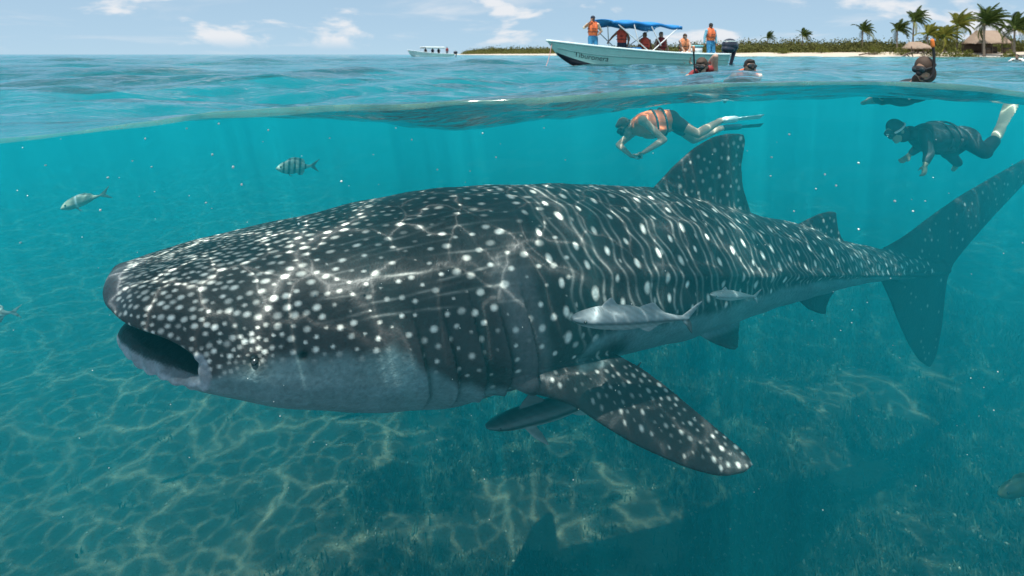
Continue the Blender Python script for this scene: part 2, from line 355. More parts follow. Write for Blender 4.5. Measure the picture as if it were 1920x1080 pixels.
def fin(lead, trail, root_t, tip_t, ns=26, ncd=16):
    """A closed blade between a leading and a trailing edge, thick at its root and thin at its tip."""
    L = resample(lead, ns); T = resample(trail, ns)
    nrm = np.cross(T - L, np.gradient(L + T, axis=0)); nrm /= np.maximum(np.linalg.norm(nrm, axis=1, keepdims=True), 1e-9)
    nrm = nrm[ns // 3][None] * np.ones((ns, 1)) * .5 + nrm * .5
    th = np.linspace(0, 2 * np.pi, 2 * ncd, endpoint=False); c = (1 - np.cos(th)) / 2
    prof = np.sin(th) * (1.25 - .75 * c)
    x = np.linspace(0, 1, ns); tk = root_t + (tip_t - root_t) * x ** .8
    V = (L[:, None] * (1 - c)[None, :, None] + T[:, None] * c[None, :, None] + nrm[:, None] * (prof * .5)[None, :, None] * tk[:, None, None]).reshape(-1, 3)
    m = 2 * ncd; Fq = tri(grid_faces(ns, m, True))
    V = np.concatenate([V, [(L[0] + T[0]) / 2], [(L[-1] + T[-1]) / 2]]); a = len(V) - 2
    j = np.arange(m); j2 = (j + 1) % m
    caps = np.concatenate([np.stack([np.full(m, a), j2, j], -1), np.stack([np.full(m, a + 1), (ns - 1) * m + j, (ns - 1) * m + j2], -1)])
    return V, np.concatenate([Fq, caps])
def spline(xk, yk, x):
    xk = np.asarray(xk, float); yk = np.asarray(yk, float); n = len(xk); h = np.diff(xk); d = np.diff(yk) / h
    m = np.zeros(n); m[1:-1] = np.where(d[:-1] * d[1:] > 0, 2 * d[:-1] * d[1:] / (d[:-1] + d[1:] + 1e-12), 0); m[0] = d[0]; m[-1] = d[-1]
    i = np.clip(np.searchsorted(xk, x) - 1, 0, n - 2); t = np.clip((x - xk[i]) / h[i], 0, 1)
    return (2*t**3 - 3*t**2 + 1) * yk[i] + (t**3 - 2*t**2 + t) * h[i] * m[i] + (-2*t**3 + 3*t**2) * yk[i+1] + (t**3 - t**2) * h[i] * m[i+1]

# ---------------------------------------------------------------- the whale shark
# body coordinates: s metres back from the snout, u metres to its left side, w height
SK = [0, .12, .3, .6, 1, 1.5, 2, 2.5, 3, 3.5, 4, 4.5, 5, 5.5, 6, 6.5, 7, 7.5, 8, 8.5]
S_A = [.30, .46, .56, .66, .74, .80, .83, .84, .83, .79, .73, .66, .575, .50, .42, .34, .27, .215, .18, .16]
S_T = [-.821, -.811, -.788, -.75, -.705, -.635, -.598, -.621, -.662, -.723, -.794, -.929, -1.087, -1.249, -1.386, -1.6, -1.747, -1.887, -2.009, -2.135]
S_B = [-1.264, -1.328, -1.402, -1.55, -1.735, -1.92, -2.015, -2.02, -1.995, -2.02, -2.06, -2.056, -2.053, -2.069, -2.092, -2.109, -2.153, -2.21, -2.281, -2.357]
O2, B2, L2 = np.array([-2.28, 3.32]), np.array([.892, .452]), np.array([.452, -.892])
def sh_prof(s):
    top, bot, aw = spline(SK, S_T, s), spline(SK, S_B, s), spline(SK, S_A, s)
    return top, bot, aw, bot + (top - bot) * np.interp(s, [0, .44, 1.3, 9], [.45, .34, .46, .46]), 2.0 + .7 * np.exp(-(s - .4) ** 2)
def sh_section(s, ph):
    top, bot, aw, mid, n = sh_prof(s); c, q = np.cos(ph), np.sin(ph)
    return aw * np.sign(c) * np.abs(c) ** (2 / n), mid + np.where(q > 0, top - mid, mid - bot) * np.sign(q) * np.abs(q) ** (2 / n)
def sh_world(P):
    s, u, w = P[:, 0], P[:, 1], P[:, 2]
    return np.stack([O2[0] + s * B2[0] + u * L2[0], O2[1] + s * B2[1] + u * L2[1], w], -1)
ROLL = {}
def body_shape():
    m = 200; ph = np.linspace(0, 2 * np.pi, m, endpoint=False); C, Q = np.cos(ph), np.sin(ph)
    s0 = .45 * np.abs(C) ** np.where(Q < 0, 1.7, 26.0) + np.where(Q < 0, .035 * np.abs(Q), .0)
    tt = np.linspace(0, 1, 230) ** 1.25
    rings = []
    for t in tt:
        s = s0 + (8.6 - s0) * t; u, w = sh_section(s, ph); rings.append(np.stack([s, u, w], -1))
    rim = rings[0]
    # the lip rolls inwards, then the mouth runs back into the head
    thick = np.where(Q > 0, .055 + .13 * np.clip(Q, 0, 1) ** 1.5, .075 + .050 * np.abs(Q) ** .7)
    inn = np.stack([0 * C, -np.sign(C) * np.abs(C) ** 1.2 * .8, -Q], -1); inn /= np.linalg.norm(inn, axis=1, keepdims=True)
    ins = []
    for a in np.linspace(0.12, math.pi, 10):
        P = rim + inn * (thick * (1 - math.cos(a)) / 2)[:, None]; P[:, 0] -= thick * .42 * math.sin(a); ins.append(P)
    ROLL['c'] = rim + inn * (thick / 2)[:, None]; ROLL['r'] = thick / 2; ROLL['n'] = inn; ROLL['low'] = Q < .08
    last = ins[-1]; cen = np.array([0, 0, -1.14])
    for k, (ds, f) in enumerate([(.10, 1.05), (.22, 1.08), (.4, 1.0), (.6, .85), (.8, .62), (.95, .35), (1.0, .1)]):
        P = cen + (last - cen) * f; P[:, 0] = last[:, 0] + ds * (1.25 - last[:, 0] * .6); ins.append(P)
    allr = np.stack(ins[::-1] + rings)
    nrr = len(allr); V = allr.reshape(-1, 3); Fq = tri(grid_faces(nrr, m, True))
    V = np.concatenate([V, [allr[0].mean(0)], [allr[-1].mean(0)]]); j = np.arange(m); j2 = (j + 1) % m
    caps = np.concatenate([np.stack([np.full(m, nrr * m), j2, j], -1), np.stack([np.full(m, nrr * m + 1), (nrr - 1) * m + j, (nrr - 1) * m + j2], -1)])
    return V, np.concatenate([Fq, caps])
pecL = [(1.95, .42, -1.58), (2.15, .74, -1.70), (2.37, .85, -1.76), (2.53, .93, -1.82), (2.66, 1.03, -1.92), (2.85, 1.16, -2.04), (3.10, 1.36, -2.14), (3.28, 1.46, -2.185), (3.405, 1.5, -2.167)]
pecT = [(2.74, .35, -1.60), (2.851, .6, -1.634), (2.978, .7, -1.694), (3.136, .84, -1.767), (3.273, 1.0, -1.88), (3.372, 1.18, -1.982), (3.455, 1.36, -2.066), (3.499, 1.46, -2.11), (3.49, 1.5, -2.149)]
flip = lambda L: [(a, -b, c) for a, b, c in L]
sh_fins = [
    fin(pecL, pecT, .20, .05, 40), fin(flip(pecL), flip(pecT), .20, .05, 40),
    fin([(3.7, 0, -.98), (3.982, 0, -.78), (4.214, 0, -.608), (4.463, 0, -.46), (4.701, 0, -.371), (4.914, 0, -.349), (5.06, 0, -.362)],
        [(5.30, 0, -1.32), (5.215, 0, -1.12), (5.119, 0, -.889), (5.100, 0, -.677), (5.138, 0, -.522), (5.155, 0, -.427), (5.13, 0, -.375)], .17, .045, 36),
    fin([(5.75, 0, -1.42), (6.057, 0, -1.345), (6.275, 0, -1.305), (6.456, 0, -1.300), (6.548, 0, -1.318)],
        [(6.79, 0, -1.78), (6.695, 0, -1.655), (6.613, 0, -1.519), (6.588, 0, -1.409), (6.578, 0, -1.340)], .10, .035, 24),
    fin([(6.9, 0, -1.93), (7.45, 0, -1.865), (7.921, 0, -1.779), (8.382, 0, -1.632), (9.127, 0, -1.436), (9.947, 0, -1.272), (10.853, 0, -1.099), (11.77, 0, -.924), (12.404, 0, -.818)],
        [(8.2, 0, -2.50), (8.771, 0, -2.447), (8.998, 0, -2.266), (9.325, 0, -2.108), (9.805, 0, -1.89), (10.388, 0, -1.646), (11.013, 0, -1.392), (11.947, 0, -1.076), (12.45, 0, -.846)], .20, .05, 44),
    fin([(6.9, 0, -1.95), (7.382, 0, -2.20), (7.572, 0, -2.474), (7.755, 0, -2.798), (7.955, 0, -3.099), (8.171, 0, -3.346), (8.358, 0, -3.471)],
        [(8.998, 0, -2.266), (8.821, 0, -2.477), (8.771, 0, -2.707), (8.721, 0, -2.969), (8.647, 0, -3.225), (8.562, 0, -3.407), (8.45, 0, -3.495)], .16, .045, 36),
    fin([(5.68, 0, -1.98), (5.929, 0, -2.17), (6.1, 0, -2.302), (6.275, 0, -2.384), (6.365, 0, -2.408)],
        [(6.735, 0, -2.08), (6.566, 0, -2.191), (6.465, 0, -2.259), (6.41, 0, -2.336), (6.401, 0, -2.398)], .09, .035, 24)]
pvL = [(4.03, .17, -1.84), (4.212, .33, -2.019), (4.315, .4, -2.081), (4.428, .46, -2.125), (4.47, .48, -2.126)]
pvT = [(4.93, .17, -1.95), (4.731, .32, -1.994), (4.642, .38, -2.046), (4.567, .44, -2.097), (4.516, .48, -2.118)]
sh_fins += [fin(pvL, pvT, .09, .035, 24), fin(flip(pvL), flip(pvT), .09, .035, 24)]
V, Q = fuse([body_shape()] + sh_fins, .0098, 3)
s, u, w = V.T
top, bot, aw, mid, nn = sh_prof(np.clip(s, 0, 8.6))
hh = np.where(w > mid, top - mid, mid - bot); uu, ww = np.abs(u) / aw, (w - mid) / hh
rho = (uu ** nn + np.abs(ww) ** nn) ** (1 / nn)
ph = np.degrees(np.arctan2(np.sign(ww) * np.abs(ww) ** (nn / 2), uu ** (nn / 2)))     # 90 back ridge, 0 flank, -90 belly
finm = smooth(1.06, 1.14, rho); finm = np.maximum(finm, smooth(8.0, 8.5, s))
rim_u = np.clip(uu, 0, 1) ** (nn / 2)
s_rim = np.where(w < mid, .45 * rim_u ** 1.7 + .03, .45 * rim_u ** 26)
lowc = ROLL['c'][ROLL['low']]; lowr = ROLL['r'][ROLL['low']]; lipd = np.full(len(V), 9.0); hd_ = np.where(s < .75)[0]
lown = ROLL['n'][ROLL['low']]; rollt = np.zeros(len(V))
for k in range(len(lowc)):
    q_ = V[hd_] - lowc[k]; d_ = np.linalg.norm(q_, axis=1) / lowr[k]; m_ = d_ < lipd[hd_]; rollt[hd_[m_]] = (q_[m_] @ lown[k]) / lowr[k]; lipd[hd_] = np.minimum(lipd[hd_], d_)
allc = np.full(len(V), 9.0)
for k in range(0, len(ROLL['c']), 2): allc[hd_] = np.minimum(allc[hd_], np.linalg.norm(V[hd_] - ROLL['c'][k], axis=1) / ROLL['r'][k])
lower_lip = smooth(1.5, 1.15, lipd) * smooth(.40, .05, rollt)
inside = smooth(.97, .92, rho) * (s < 1.7) * smooth(.98, 1.12, np.minimum(allc, 3)) * (s > -.05)
inside = np.maximum(inside, smooth(.05, .40, rollt) * smooth(1.8, 1.4, lipd) * (w < mid + .05))
Nv = normals(V, Q)
# gill slits: five overlapping flaps on each side
KEEL = ([1.8, 2.4, 2.8, 3.2, 3.6, 4, 4.4, 4.8, 5.2, 5.6, 6, 6.4, 6.8, 7.2, 7.6, 8, 8.6], [34, 29.6, 24.9, 20.3, 16.8, 13.3, 10.6, 8.2, 5.5, 3.2, .5, -2.3, -7.3, -13.1, -19.3, -24.8, -27])
slits = np.array([1.56, 1.74, 1.92, 2.09, 2.27])
gs = s + .0016 * (ph - 5) + .02 * np.sin(ph * .09)
disp = np.zeros(len(V)); slitline = np.zeros(len(V)); gz = smooth(-46, -36, ph) * smooth(30, -4, ph) * (rho > .9) * (1 - finm)
for k, g in enumerate(slits):
    d = gs - g; amp = (.022, .028, .034, .04, .046)[k]
    disp += gz * amp * np.where(d < 0, np.clip(1 + d / .15, 0, 1) ** 2, 0)
    slitline = np.maximum(slitline, gz * .8 * np.exp(-((d - .008) / .017) ** 2))
# ridges along the flank
kp = np.interp(s, *KEEL); kw = smooth(2.2, 3.2, s) * smooth(8.9, 8.2, s) * (1 - finm)
disp += kw * (.030 * np.exp(-((ph - kp) / 5.0) ** 2) - .012 * np.exp(-((ph - kp + 11) / 6.0) ** 2)) * np.interp(s, [2, 5, 8], [1, 1, .6])
k2 = np.interp(s, [1.2, 2, 3, 4, 5, 6], [66, 60, 52, 46, 42, 40]); disp += .016 * smooth(1.3, 2.0, s) * smooth(6, 5, s) * np.exp(-((ph - k2) / 4.5) ** 2) * (1 - finm)
disp += .006 * np.sin(s * 9 + ph * .11) * np.sin(ph * .17 - s * 3) * (rho > .9) * (1 - finm)
disp += lower_lip * .005 * np.sin(u * 48 + s * 40 + 2 * np.sin(w * 30))
side = np.sign(u); ev = [(.68, 3.0, .055, .016), (.92, 4.5, .03, .02)]
eye_mask = np.zeros(len(V)); hole = np.zeros(len(V))
for k, (es, ep, er, ed) in enumerate(ev):
    eu, ew = sh_section(np.array([es]), np.array([R(ep)]))
    dd = np.sqrt((s - es) ** 2 + (np.abs(u) - eu[0]) ** 2 + (w - ew[0]) ** 2)
    if k == 0: disp += .012 * np.exp(-(dd / .085) ** 2) - .022 * np.exp(-(dd / .03) ** 2); eye_mask = np.exp(-(dd / .05) ** 2); EYE = (es, eu[0], ew[0]); eye_d = dd
    else: disp -= .03 * np.exp(-(dd / .022) ** 2); hole = np.exp(-(dd / .024) ** 4)
V = V + Nv * disp[:, None]

# markings: spots and bars, laid out on one flank and mirrored
r5 = np.random.default_rng(5)
spots = []          # s, phi(deg), radius along, radius across, strength
def surf(s_, p_):
    a, b = sh_section(np.atleast_1d(np.asarray(s_, float)), np.radians(np.atleast_1d(np.asarray(p_, float)))); return np.stack([np.atleast_1d(s_), a, b], -1)
cand_s = r5.uniform(.02, 2.62, 40000) ; cand_p = r5.uniform(-50, 90, 40000)
cP = surf(cand_s, cand_p); acc = np.zeros((0, 3)); ar = np.zeros(0)
gap = np.interp(cand_s, [0, .3, .6, 1.0, 1.5, 2.0, 2.6], [.030, .035, .043, .057, .074, .090, .115]) * np.interp(cand_p, [-40, 0, 30, 60, 90], [.86, .92, 1.05, 1.0, .85])
eyeP = surf(.68, 3.0)[0]
gap = gap * np.clip(.55 + np.linalg.norm(cP - eyeP, axis=1) * 1.6, .55, 1)
accs = []
cellg = {}
for i in range(len(cand_s)):
    if cP[i, 0] < .02: continue
    c = tuple((cP[i] / .15).astype(int)); ok = True
    for dx in (-1, 0, 1):
        for dy in (-1, 0, 1):
            for dz in (-1, 0, 1):
                for k in cellg.get((c[0] + dx, c[1] + dy, c[2] + dz), ()):
                    q = cP[k] - cP[i]
                    if q @ q < (gap[k] * .5 + gap[i] * .5) ** 2: ok = False; break
                if not ok: break
            if not ok: break
        if not ok: break
    if ok: cellg.setdefault(c, []).append(i); accs.append(i)
for i in accs:
    g = gap[i]; rr = (.108 * g + .0050) * r5.uniform(.62, 1.35)
    if cand_s[i] > 1.0 and r5.random() < .22: rr *= .55
    el = np.interp(cand_p[i], [0, 35, 60], [1.0, 1.25, 1.5]); rr *= np.interp(cand_s[i], [.8, 1.5], [1, .86])
    spots.append((cand_s[i], cand_p[i], rr * el, rr / el ** .5, r5.uniform(.35, .92)))
# behind the gills: upright rows of larger spots with pale bars between them
s_ = 2.50
cols = []
while s_ < 8.2:
    cols.append(s_); s_ += np.interp(s_, [2.5, 5, 8], [.225, .21, .16])
for ci_, c_ in enumerate(cols):
    gir = np.interp(c_, [2.5, 5, 8], [1.25, .95, .38])        # metres of flank from back ridge to belly edge
    step = np.interp(c_, [2.5, 5, 8], [.165, .155, .11]); n_ = int(gir / step)
    for k in range(n_ + 1):
        pp = 88 - (k + (.5 if ci_ % 2 else .0) + r5.normal(0, .07)) * step / gir * 100
        if pp < -30: continue
        base = np.interp(c_, [2.5, 5, 8], [.0215, .020, .015]) * r5.uniform(.65, 1.2)
        lean = .0016 * (40 - pp)
        spots.append((c_ + lean + r5.normal(0, .012), pp, base * .82, base * 1.28, r5.uniform(.7, 1.0)))
        if r5.random() < .5: spots.append((c_ + lean + step * .55, pp - 8 + r5.normal(0, 3), base * .4, base * .7, .4))
P0 = V.copy(); P0[:, 1] = np.abs(P0[:, 1]); order = np.argsort(P0[:, 0]); Ps = P0[order]; ss_ = Ps[:, 0]
mask = np.zeros(len(V))
onb = (rho > .86)[order] & (finm < .8)[order]
for (a, p_, r1, r2, k_) in spots:
    c = surf(a, p_)[0]; R3 = max(r1, r2) * 2.0
    i0, i1 = np.searchsorted(ss_, (c[0] - R3, c[0] + R3)); sub = Ps[i0:i1]
    d = sub - c
    q = np.sqrt((d[:, 0] / r1) ** 2 + ((d[:, 1] ** 2 + d[:, 2] ** 2) / r2 ** 2))
    v = k_ * np.clip(1.75 - q, 0, 1.0) * onb[i0:i1]
    np.maximum.at(mask, order[i0:i1], v)
# fin spots (in the plane of each fin)
for lead, trail, n_, lo, hi, two in ((pecL, pecT, 300, .0060, .0115, 1), ([(3.9, 0, -.85), (4.4, 0, -.5), (5.0, 0, -.37)], [(5.25, 0, -1.2), (5.12, 0, -.85), (5.14, 0, -.42)], 44, .010, .018, 0),
        ([(7.4, 0, -1.9), (8.4, 0, -1.65), (10.8, 0, -1.1)], [(8.7, 0, -2.45), (9.3, 0, -2.1), (11, 0, -1.4)], 50, .009, .017, 0), ([(7.5, 0, -2.3), (7.8, 0, -2.8), (8.3, 0, -3.4)], [(8.85, 0, -2.4), (8.73, 0, -2.9), (8.5, 0, -3.4)], 16, .009, .016, 0),
        ([(5.9, 0, -1.4), (6.3, 0, -1.33), (6.5, 0, -1.32)], [(6.75, 0, -1.7), (6.62, 0, -1.5), (6.58, 0, -1.36)], 8, .01, .016, 0)):
    Lr, Tr = resample(lead, 60), resample(trail, 60); got = []
    for _ in range(n_ * 6):
        i = int(60 * r5.random()); c = r5.uniform(.08, .92); P = Lr[i] * (1 - c) + Tr[i] * c
        if all(((P - g) ** 2).sum() > (hi * 4.2) ** 2 for g in got): got.append(P)
        if len(got) >= n_: break
    for P in got:
        rr = r5.uniform(lo, hi); i0, i1 = np.searchsorted(ss_, (P[0] - rr * 2, P[0] + rr * 2)); d = Ps[i0:i1] - P
        if not two: d[:, 1] *= .15
        else: d[:, 2] *= .12
        q = np.sqrt((d ** 2).sum(1)) / rr
        np.maximum.at(mask, order[i0:i1], r5.uniform(.22, .72) * np.clip(1.7 - q, 0, 1.0))
# pale bars behind the gills and thin streaks along the upper head
sl = s - .0016 * (40 - ph)
bars = np.zeros(len(V))
for a, b in zip(cols[:-1], cols[1:]):
    for f_, st_ in ((.34, .58), (.66, .46)):
        x0 = a + (b - a) * f_ + .022 * np.sin(ph * .13 + a * 9) + .012 * np.sin(ph * .31 + a * 5)
        bars = np.maximum(bars, st_ * np.exp(-((sl - x0) / .010) ** 2))
bars *= smooth(2.35, 2.75, s) * smooth(8.2, 7, s) * smooth(-24, -2, ph) * (.45 + .55 * np.sin(ph * .19 + s * 4) ** 2) * (1 - finm)
streak = np.zeros(len(V))
for p0 in np.arange(16, 70, 5.2):
    pc = p0 + 2.2 * np.sin(s * 3 + p0) + (s - 1.3) * 3
    streak = np.maximum(streak, np.exp(-((ph - pc) / .55) ** 2) * (.5 + .5 * np.sin(s * 7 + p0 * 3)))
streak *= .42 * (.35 + .65 * smooth(-.3, .6, np.sin(s * 17 + ph * .9))) * smooth(.9, 1.3, s) * smooth(2.5, 2.0, s)
# where the dark back gives way to the pale belly
BEL = ([.3, .45, .6, .8, 1, 1.2, 1.4, 1.5, 1.62, 1.8, 2, 2.4, 2.6, 2.78, 3, 3.4, 3.8, 4.4, 5, 5.6, 6.2, 6.6, 7, 7.4, 7.8, 8.2], [-12, -4, 1, 2.2, 3, 2.6, 2, -1, -10, -18, -26, -40, -30, -12, -10, -13, -15, -11, -9, -8, -11, -14, -22, -31, -50, -95])
bl = np.interp(s, *BEL) + 1.0 * np.sin(s * 9) + .7 * np.sin(s * 23 + 1) + .5 * np.sin(s * 51)
belly = smooth(4.5, -4.0, ph - bl) * (1 - finm)
ra, rb = np.array([2.12, .5, -1.80]), np.array([2.95, .66, -1.66]); pv = np.stack([s, np.abs(u), w], -1) - ra; tq = np.clip(pv @ (rb - ra) / ((rb - ra) @ (rb - ra)), 0, 1)
belly *= smooth(.10, .24, np.linalg.norm(pv - tq[:, None] * (rb - ra), axis=1))
mask = mask * (1 - .9 * belly)
grey = smooth(2.02, 2.2, gs) * smooth(2.42, 2.33, gs) * smooth(-45, -30, ph) * smooth(42, 26, ph) * (1 - finm)
mot = .5 + .5 * np.sin(s * 13 + 2 * np.sin(ph * .12)) * np.sin(ph * .21 + s * 5)
snout = smooth(.16, .02, s) * smooth(-1.02, -.92, w)
dark = np.array([.0150, .0134, .0138]) * (1 + .35 * mot)[:, None] + np.array([.016, .010, .010]) * smooth(20, -10, ph)[:, None] * smooth(2.6, 1.2, s)[:, None]
dark = dark + np.array([.055, .058, .06]) * (grey * .9)[:, None] + np.array([.06, .065, .075]) * (snout * .7)[:, None]
spotc = np.array([.66, .65, .60])
col = dark + (spotc - dark) * np.clip(mask, 0, 1)[:, None]
col = col + (np.array([.34, .34, .32]) - col) * np.clip(np.maximum(bars, streak) * (1 - mask), 0, 1)[:, None]
col = col + (np.array([.105, .160, .170]) * (.9 + .1 * mot)[:, None] - col) * belly[:, None]
col = col + (np.array([.21, .225, .25]) * (.7 + .6 * mot)[:, None] - col) * (lower_lip * .9)[:, None]
col = col + (np.array([.016, .016, .02]) - col) * inside[:, None]
col = col * (1 - .8 * slitline * (1 - belly * .3))[:, None]
col = col * (1 - .75 * eye_mask)[:, None]; col = col * (1 - .97 * hole)[:, None]
t = material('shark_skin')
at_ = t.n('ShaderNodeAttribute', attribute_name='skin'); oc = t.n('ShaderNodeTexCoord').outputs['Object']
nz = t.noise(oc, 34.0, 5, .65); nz2 = t.noise(oc, 7.0, 4, .6)
vr = t.math('MULTIPLY', t.mapr(nz.outputs[0], .3, .7, .74, 1.26), t.mapr(nz2.outputs[0], .3, .7, .84, 1.16))
sc = t.n('ShaderNodeVectorMath', operation='SCALE', i_0=at_.outputs[0], i_3=vr)
bp = t.n('ShaderNodeBump', i_Height=t.math('ADD', nz.outputs[0], t.math('MULTIPLY', nz2.outputs[0], 1.5)), i_Strength=.5, i_Distance=.014)
p = t.n('ShaderNodeBsdfPrincipled', i_Roughness=.5, i_Normal=bp.outputs[0]); t.put(p.inputs['Base Color'], sc.outputs[0])
p.inputs['Specular IOR Level'].default_value = .25
t.put(t.out.inputs[0], p); M_skin = t.m
shark = mesh_obj('whale_shark', sh_world(V), Q, M_skin); colour_attr(shark, col)
tag(shark, 'huge dark whale shark covered in white spots with its mouth agape', 'whale shark')
def ball(r, seg=16, rings=10, sc=(1, 1, 1)):
    th = np.linspace(0, np.pi, rings + 1); phi = np.linspace(0, 2 * np.pi, seg, endpoint=False)
    V = np.stack([np.sin(th)[:, None] * np.cos(phi)[None] * r * sc[0], np.sin(th)[:, None] * np.sin(phi)[None] * r * sc[1], np.cos(th)[:, None] * np.ones(seg)[None] * r * sc[2]], -1).reshape(-1, 3)
    return V, grid_faces(rings + 1, seg, True)
M_eye = principled('eye_black', (.008, .008, .009), .12).m
for sg in (1, -1):
    c = sh_world(np.array([[EYE[0], sg * (EYE[1] - .004), EYE[2]]]))[0]; v, f = ball(.020)
    mesh_obj('eye', v + c, f, M_eye, shark)
# ---------------------------------------------------------------- shape helpers for the smaller things
def frame(d):
    d = np.asarray(d, float); d = d / (np.linalg.norm(d) + 1e-12); a = np.array([0, 0, 1.]) if abs(d[2]) < .9 else np.array([1., 0, 0])
    x = np.cross(a, d); x /= np.linalg.norm(x); return x, np.cross(d, x), d
def limb(p0, p1, r0, r1, seg=14, flat=1.0, side=None):
    """A tapered, round-ended length of arm, leg or tube (closed)."""
    p0, p1 = np.asarray(p0, float), np.asarray(p1, float); x, y, d = frame(p1 - p0)
    if side is not None:
        x = np.asarray(side, float); x = x - d * (x @ d); x /= np.linalg.norm(x); y = np.cross(d, x)
    th = np.linspace(0, 2 * np.pi, seg, endpoint=False); prof = []
    for a in np.linspace(-np.pi / 2 * .98, 0, 5): prof.append((p0 + d * r0 * math.sin(a), r0 * math.cos(a)))
    for a in np.linspace(0, np.pi / 2 * .98, 5): prof.append((p1 + d * r1 * math.sin(a), r1 * math.cos(a)))
    V = np.concatenate([c + (np.cos(th)[:, None] * x + np.sin(th)[:, None] * y * flat) * r for c, r in prof]); n = len(prof)
    V = np.concatenate([V, [prof[0][0]], [prof[-1][0]]]); j = np.arange(seg); j2 = (j + 1) % seg
    return V, np.concatenate([tri(grid_faces(n, seg, True)), np.stack([np.full(seg, n * seg), j2, j], -1), np.stack([np.full(seg, n * seg + 1), (n - 1) * seg + j, (n - 1) * seg + j2], -1)])
def ellip(c, ax, r, seg=20, rings=12):
    v, f = ball(1.0, seg, rings); A = np.asarray(ax, float)
    return np.asarray(c, float) + (v * np.asarray(r)) @ A, f
def tube_path(P, r, seg=8):
    P = np.asarray(P, float); n = len(P); T = np.gradient(P, axis=0); r = np.broadcast_to(np.asarray(r, float), (n,)); V = []
    x, y, d = frame(T[0]); th = np.linspace(0, 2 * np.pi, seg, endpoint=False)
    for i in range(n):
        d = T[i] / np.linalg.norm(T[i]); x = x - d * (x @ d); x /= np.linalg.norm(x); y = np.cross(d, x)
        V.append(P[i] + (np.cos(th)[:, None] * x + np.sin(th)[:, None] * y) * r[i])
    V = np.concatenate(V + [[P[0]], [P[-1]]]); j = np.arange(seg); j2 = (j + 1) % seg
    return V, np.concatenate([tri(grid_faces(n, seg, True)), np.stack([np.full(seg, n * seg), j2, j], -1), np.stack([np.full(seg, n * seg + 1), (n - 1) * seg + j, (n - 1) * seg + j2], -1)])
def box(c, size, rot=0.0, bev=.12):
    """A box with chamfered edges (bev relative to its smallest side)."""
    bm = bmesh.new(); bmesh.ops.create_cube(bm, size=1.0)
    for v in bm.verts: v.co = Vector((v.co.x * size[0], v.co.y * size[1], v.co.z * size[2]))
    bmesh.ops.bevel(bm, geom=bm.edges[:], offset=min(size) * bev, segments=2, affect='EDGES')
    bmesh.ops.triangulate(bm, faces=bm.faces[:])
    V = np.array([v.co[:] for v in bm.verts]); Fs = np.array([[v.index for v in f.verts] for f in bm.faces]); bm.free()
    ca, sa = math.cos(rot), math.sin(rot)
    return np.stack([V[:, 0] * ca - V[:, 1] * sa, V[:, 0] * sa + V[:, 1] * ca, V[:, 2]], -1) + np.asarray(c, float), Fs
def join(parts):
    Vs, Fs, n = [], [], 0
    for v, f in parts: Vs.append(np.asarray(v, float)); Fs.append(tri(f) + n); n += len(v)
    return np.concatenate(Vs), np.concatenate(Fs)
def thing(name, loc, label, cat, group=None):
    o = bpy.data.objects.new(name, None); COL.objects.link(o); o.location = loc; o.empty_display_size = .2; return tag(o, label, cat, group)
def child(name, VF, mat, parent, smooth=True): return mesh_obj(name, VF[0], VF[1], mat, parent, smooth)
def attr_mat(name, rough=.6, spec=.3, bump=None):
    t = material(name); a = t.n('ShaderNodeAttribute', attribute_name='skin'); oc = t.n('ShaderNodeTexCoord').outputs['Object']; nz = t.noise(oc, 30.0, 4, .6)
    sc = t.n('ShaderNodeVectorMath', operation='SCALE', i_0=a.outputs[0], i_3=t.mapr(nz.outputs[0], .3, .7, .86, 1.14))
    p = t.n('ShaderNodeBsdfPrincipled', i_Roughness=rough); t.put(p.inputs['Base Color'], sc.outputs[0]); p.inputs['Specular IOR Level'].default_value = spec
    if bump: t.put(p.inputs['Normal'], t.n('ShaderNodeBump', i_Height=nz.outputs[0], i_Strength=.4, i_Distance=bump).outputs[0])
    t.put(t.out.inputs[0], p); return t.m

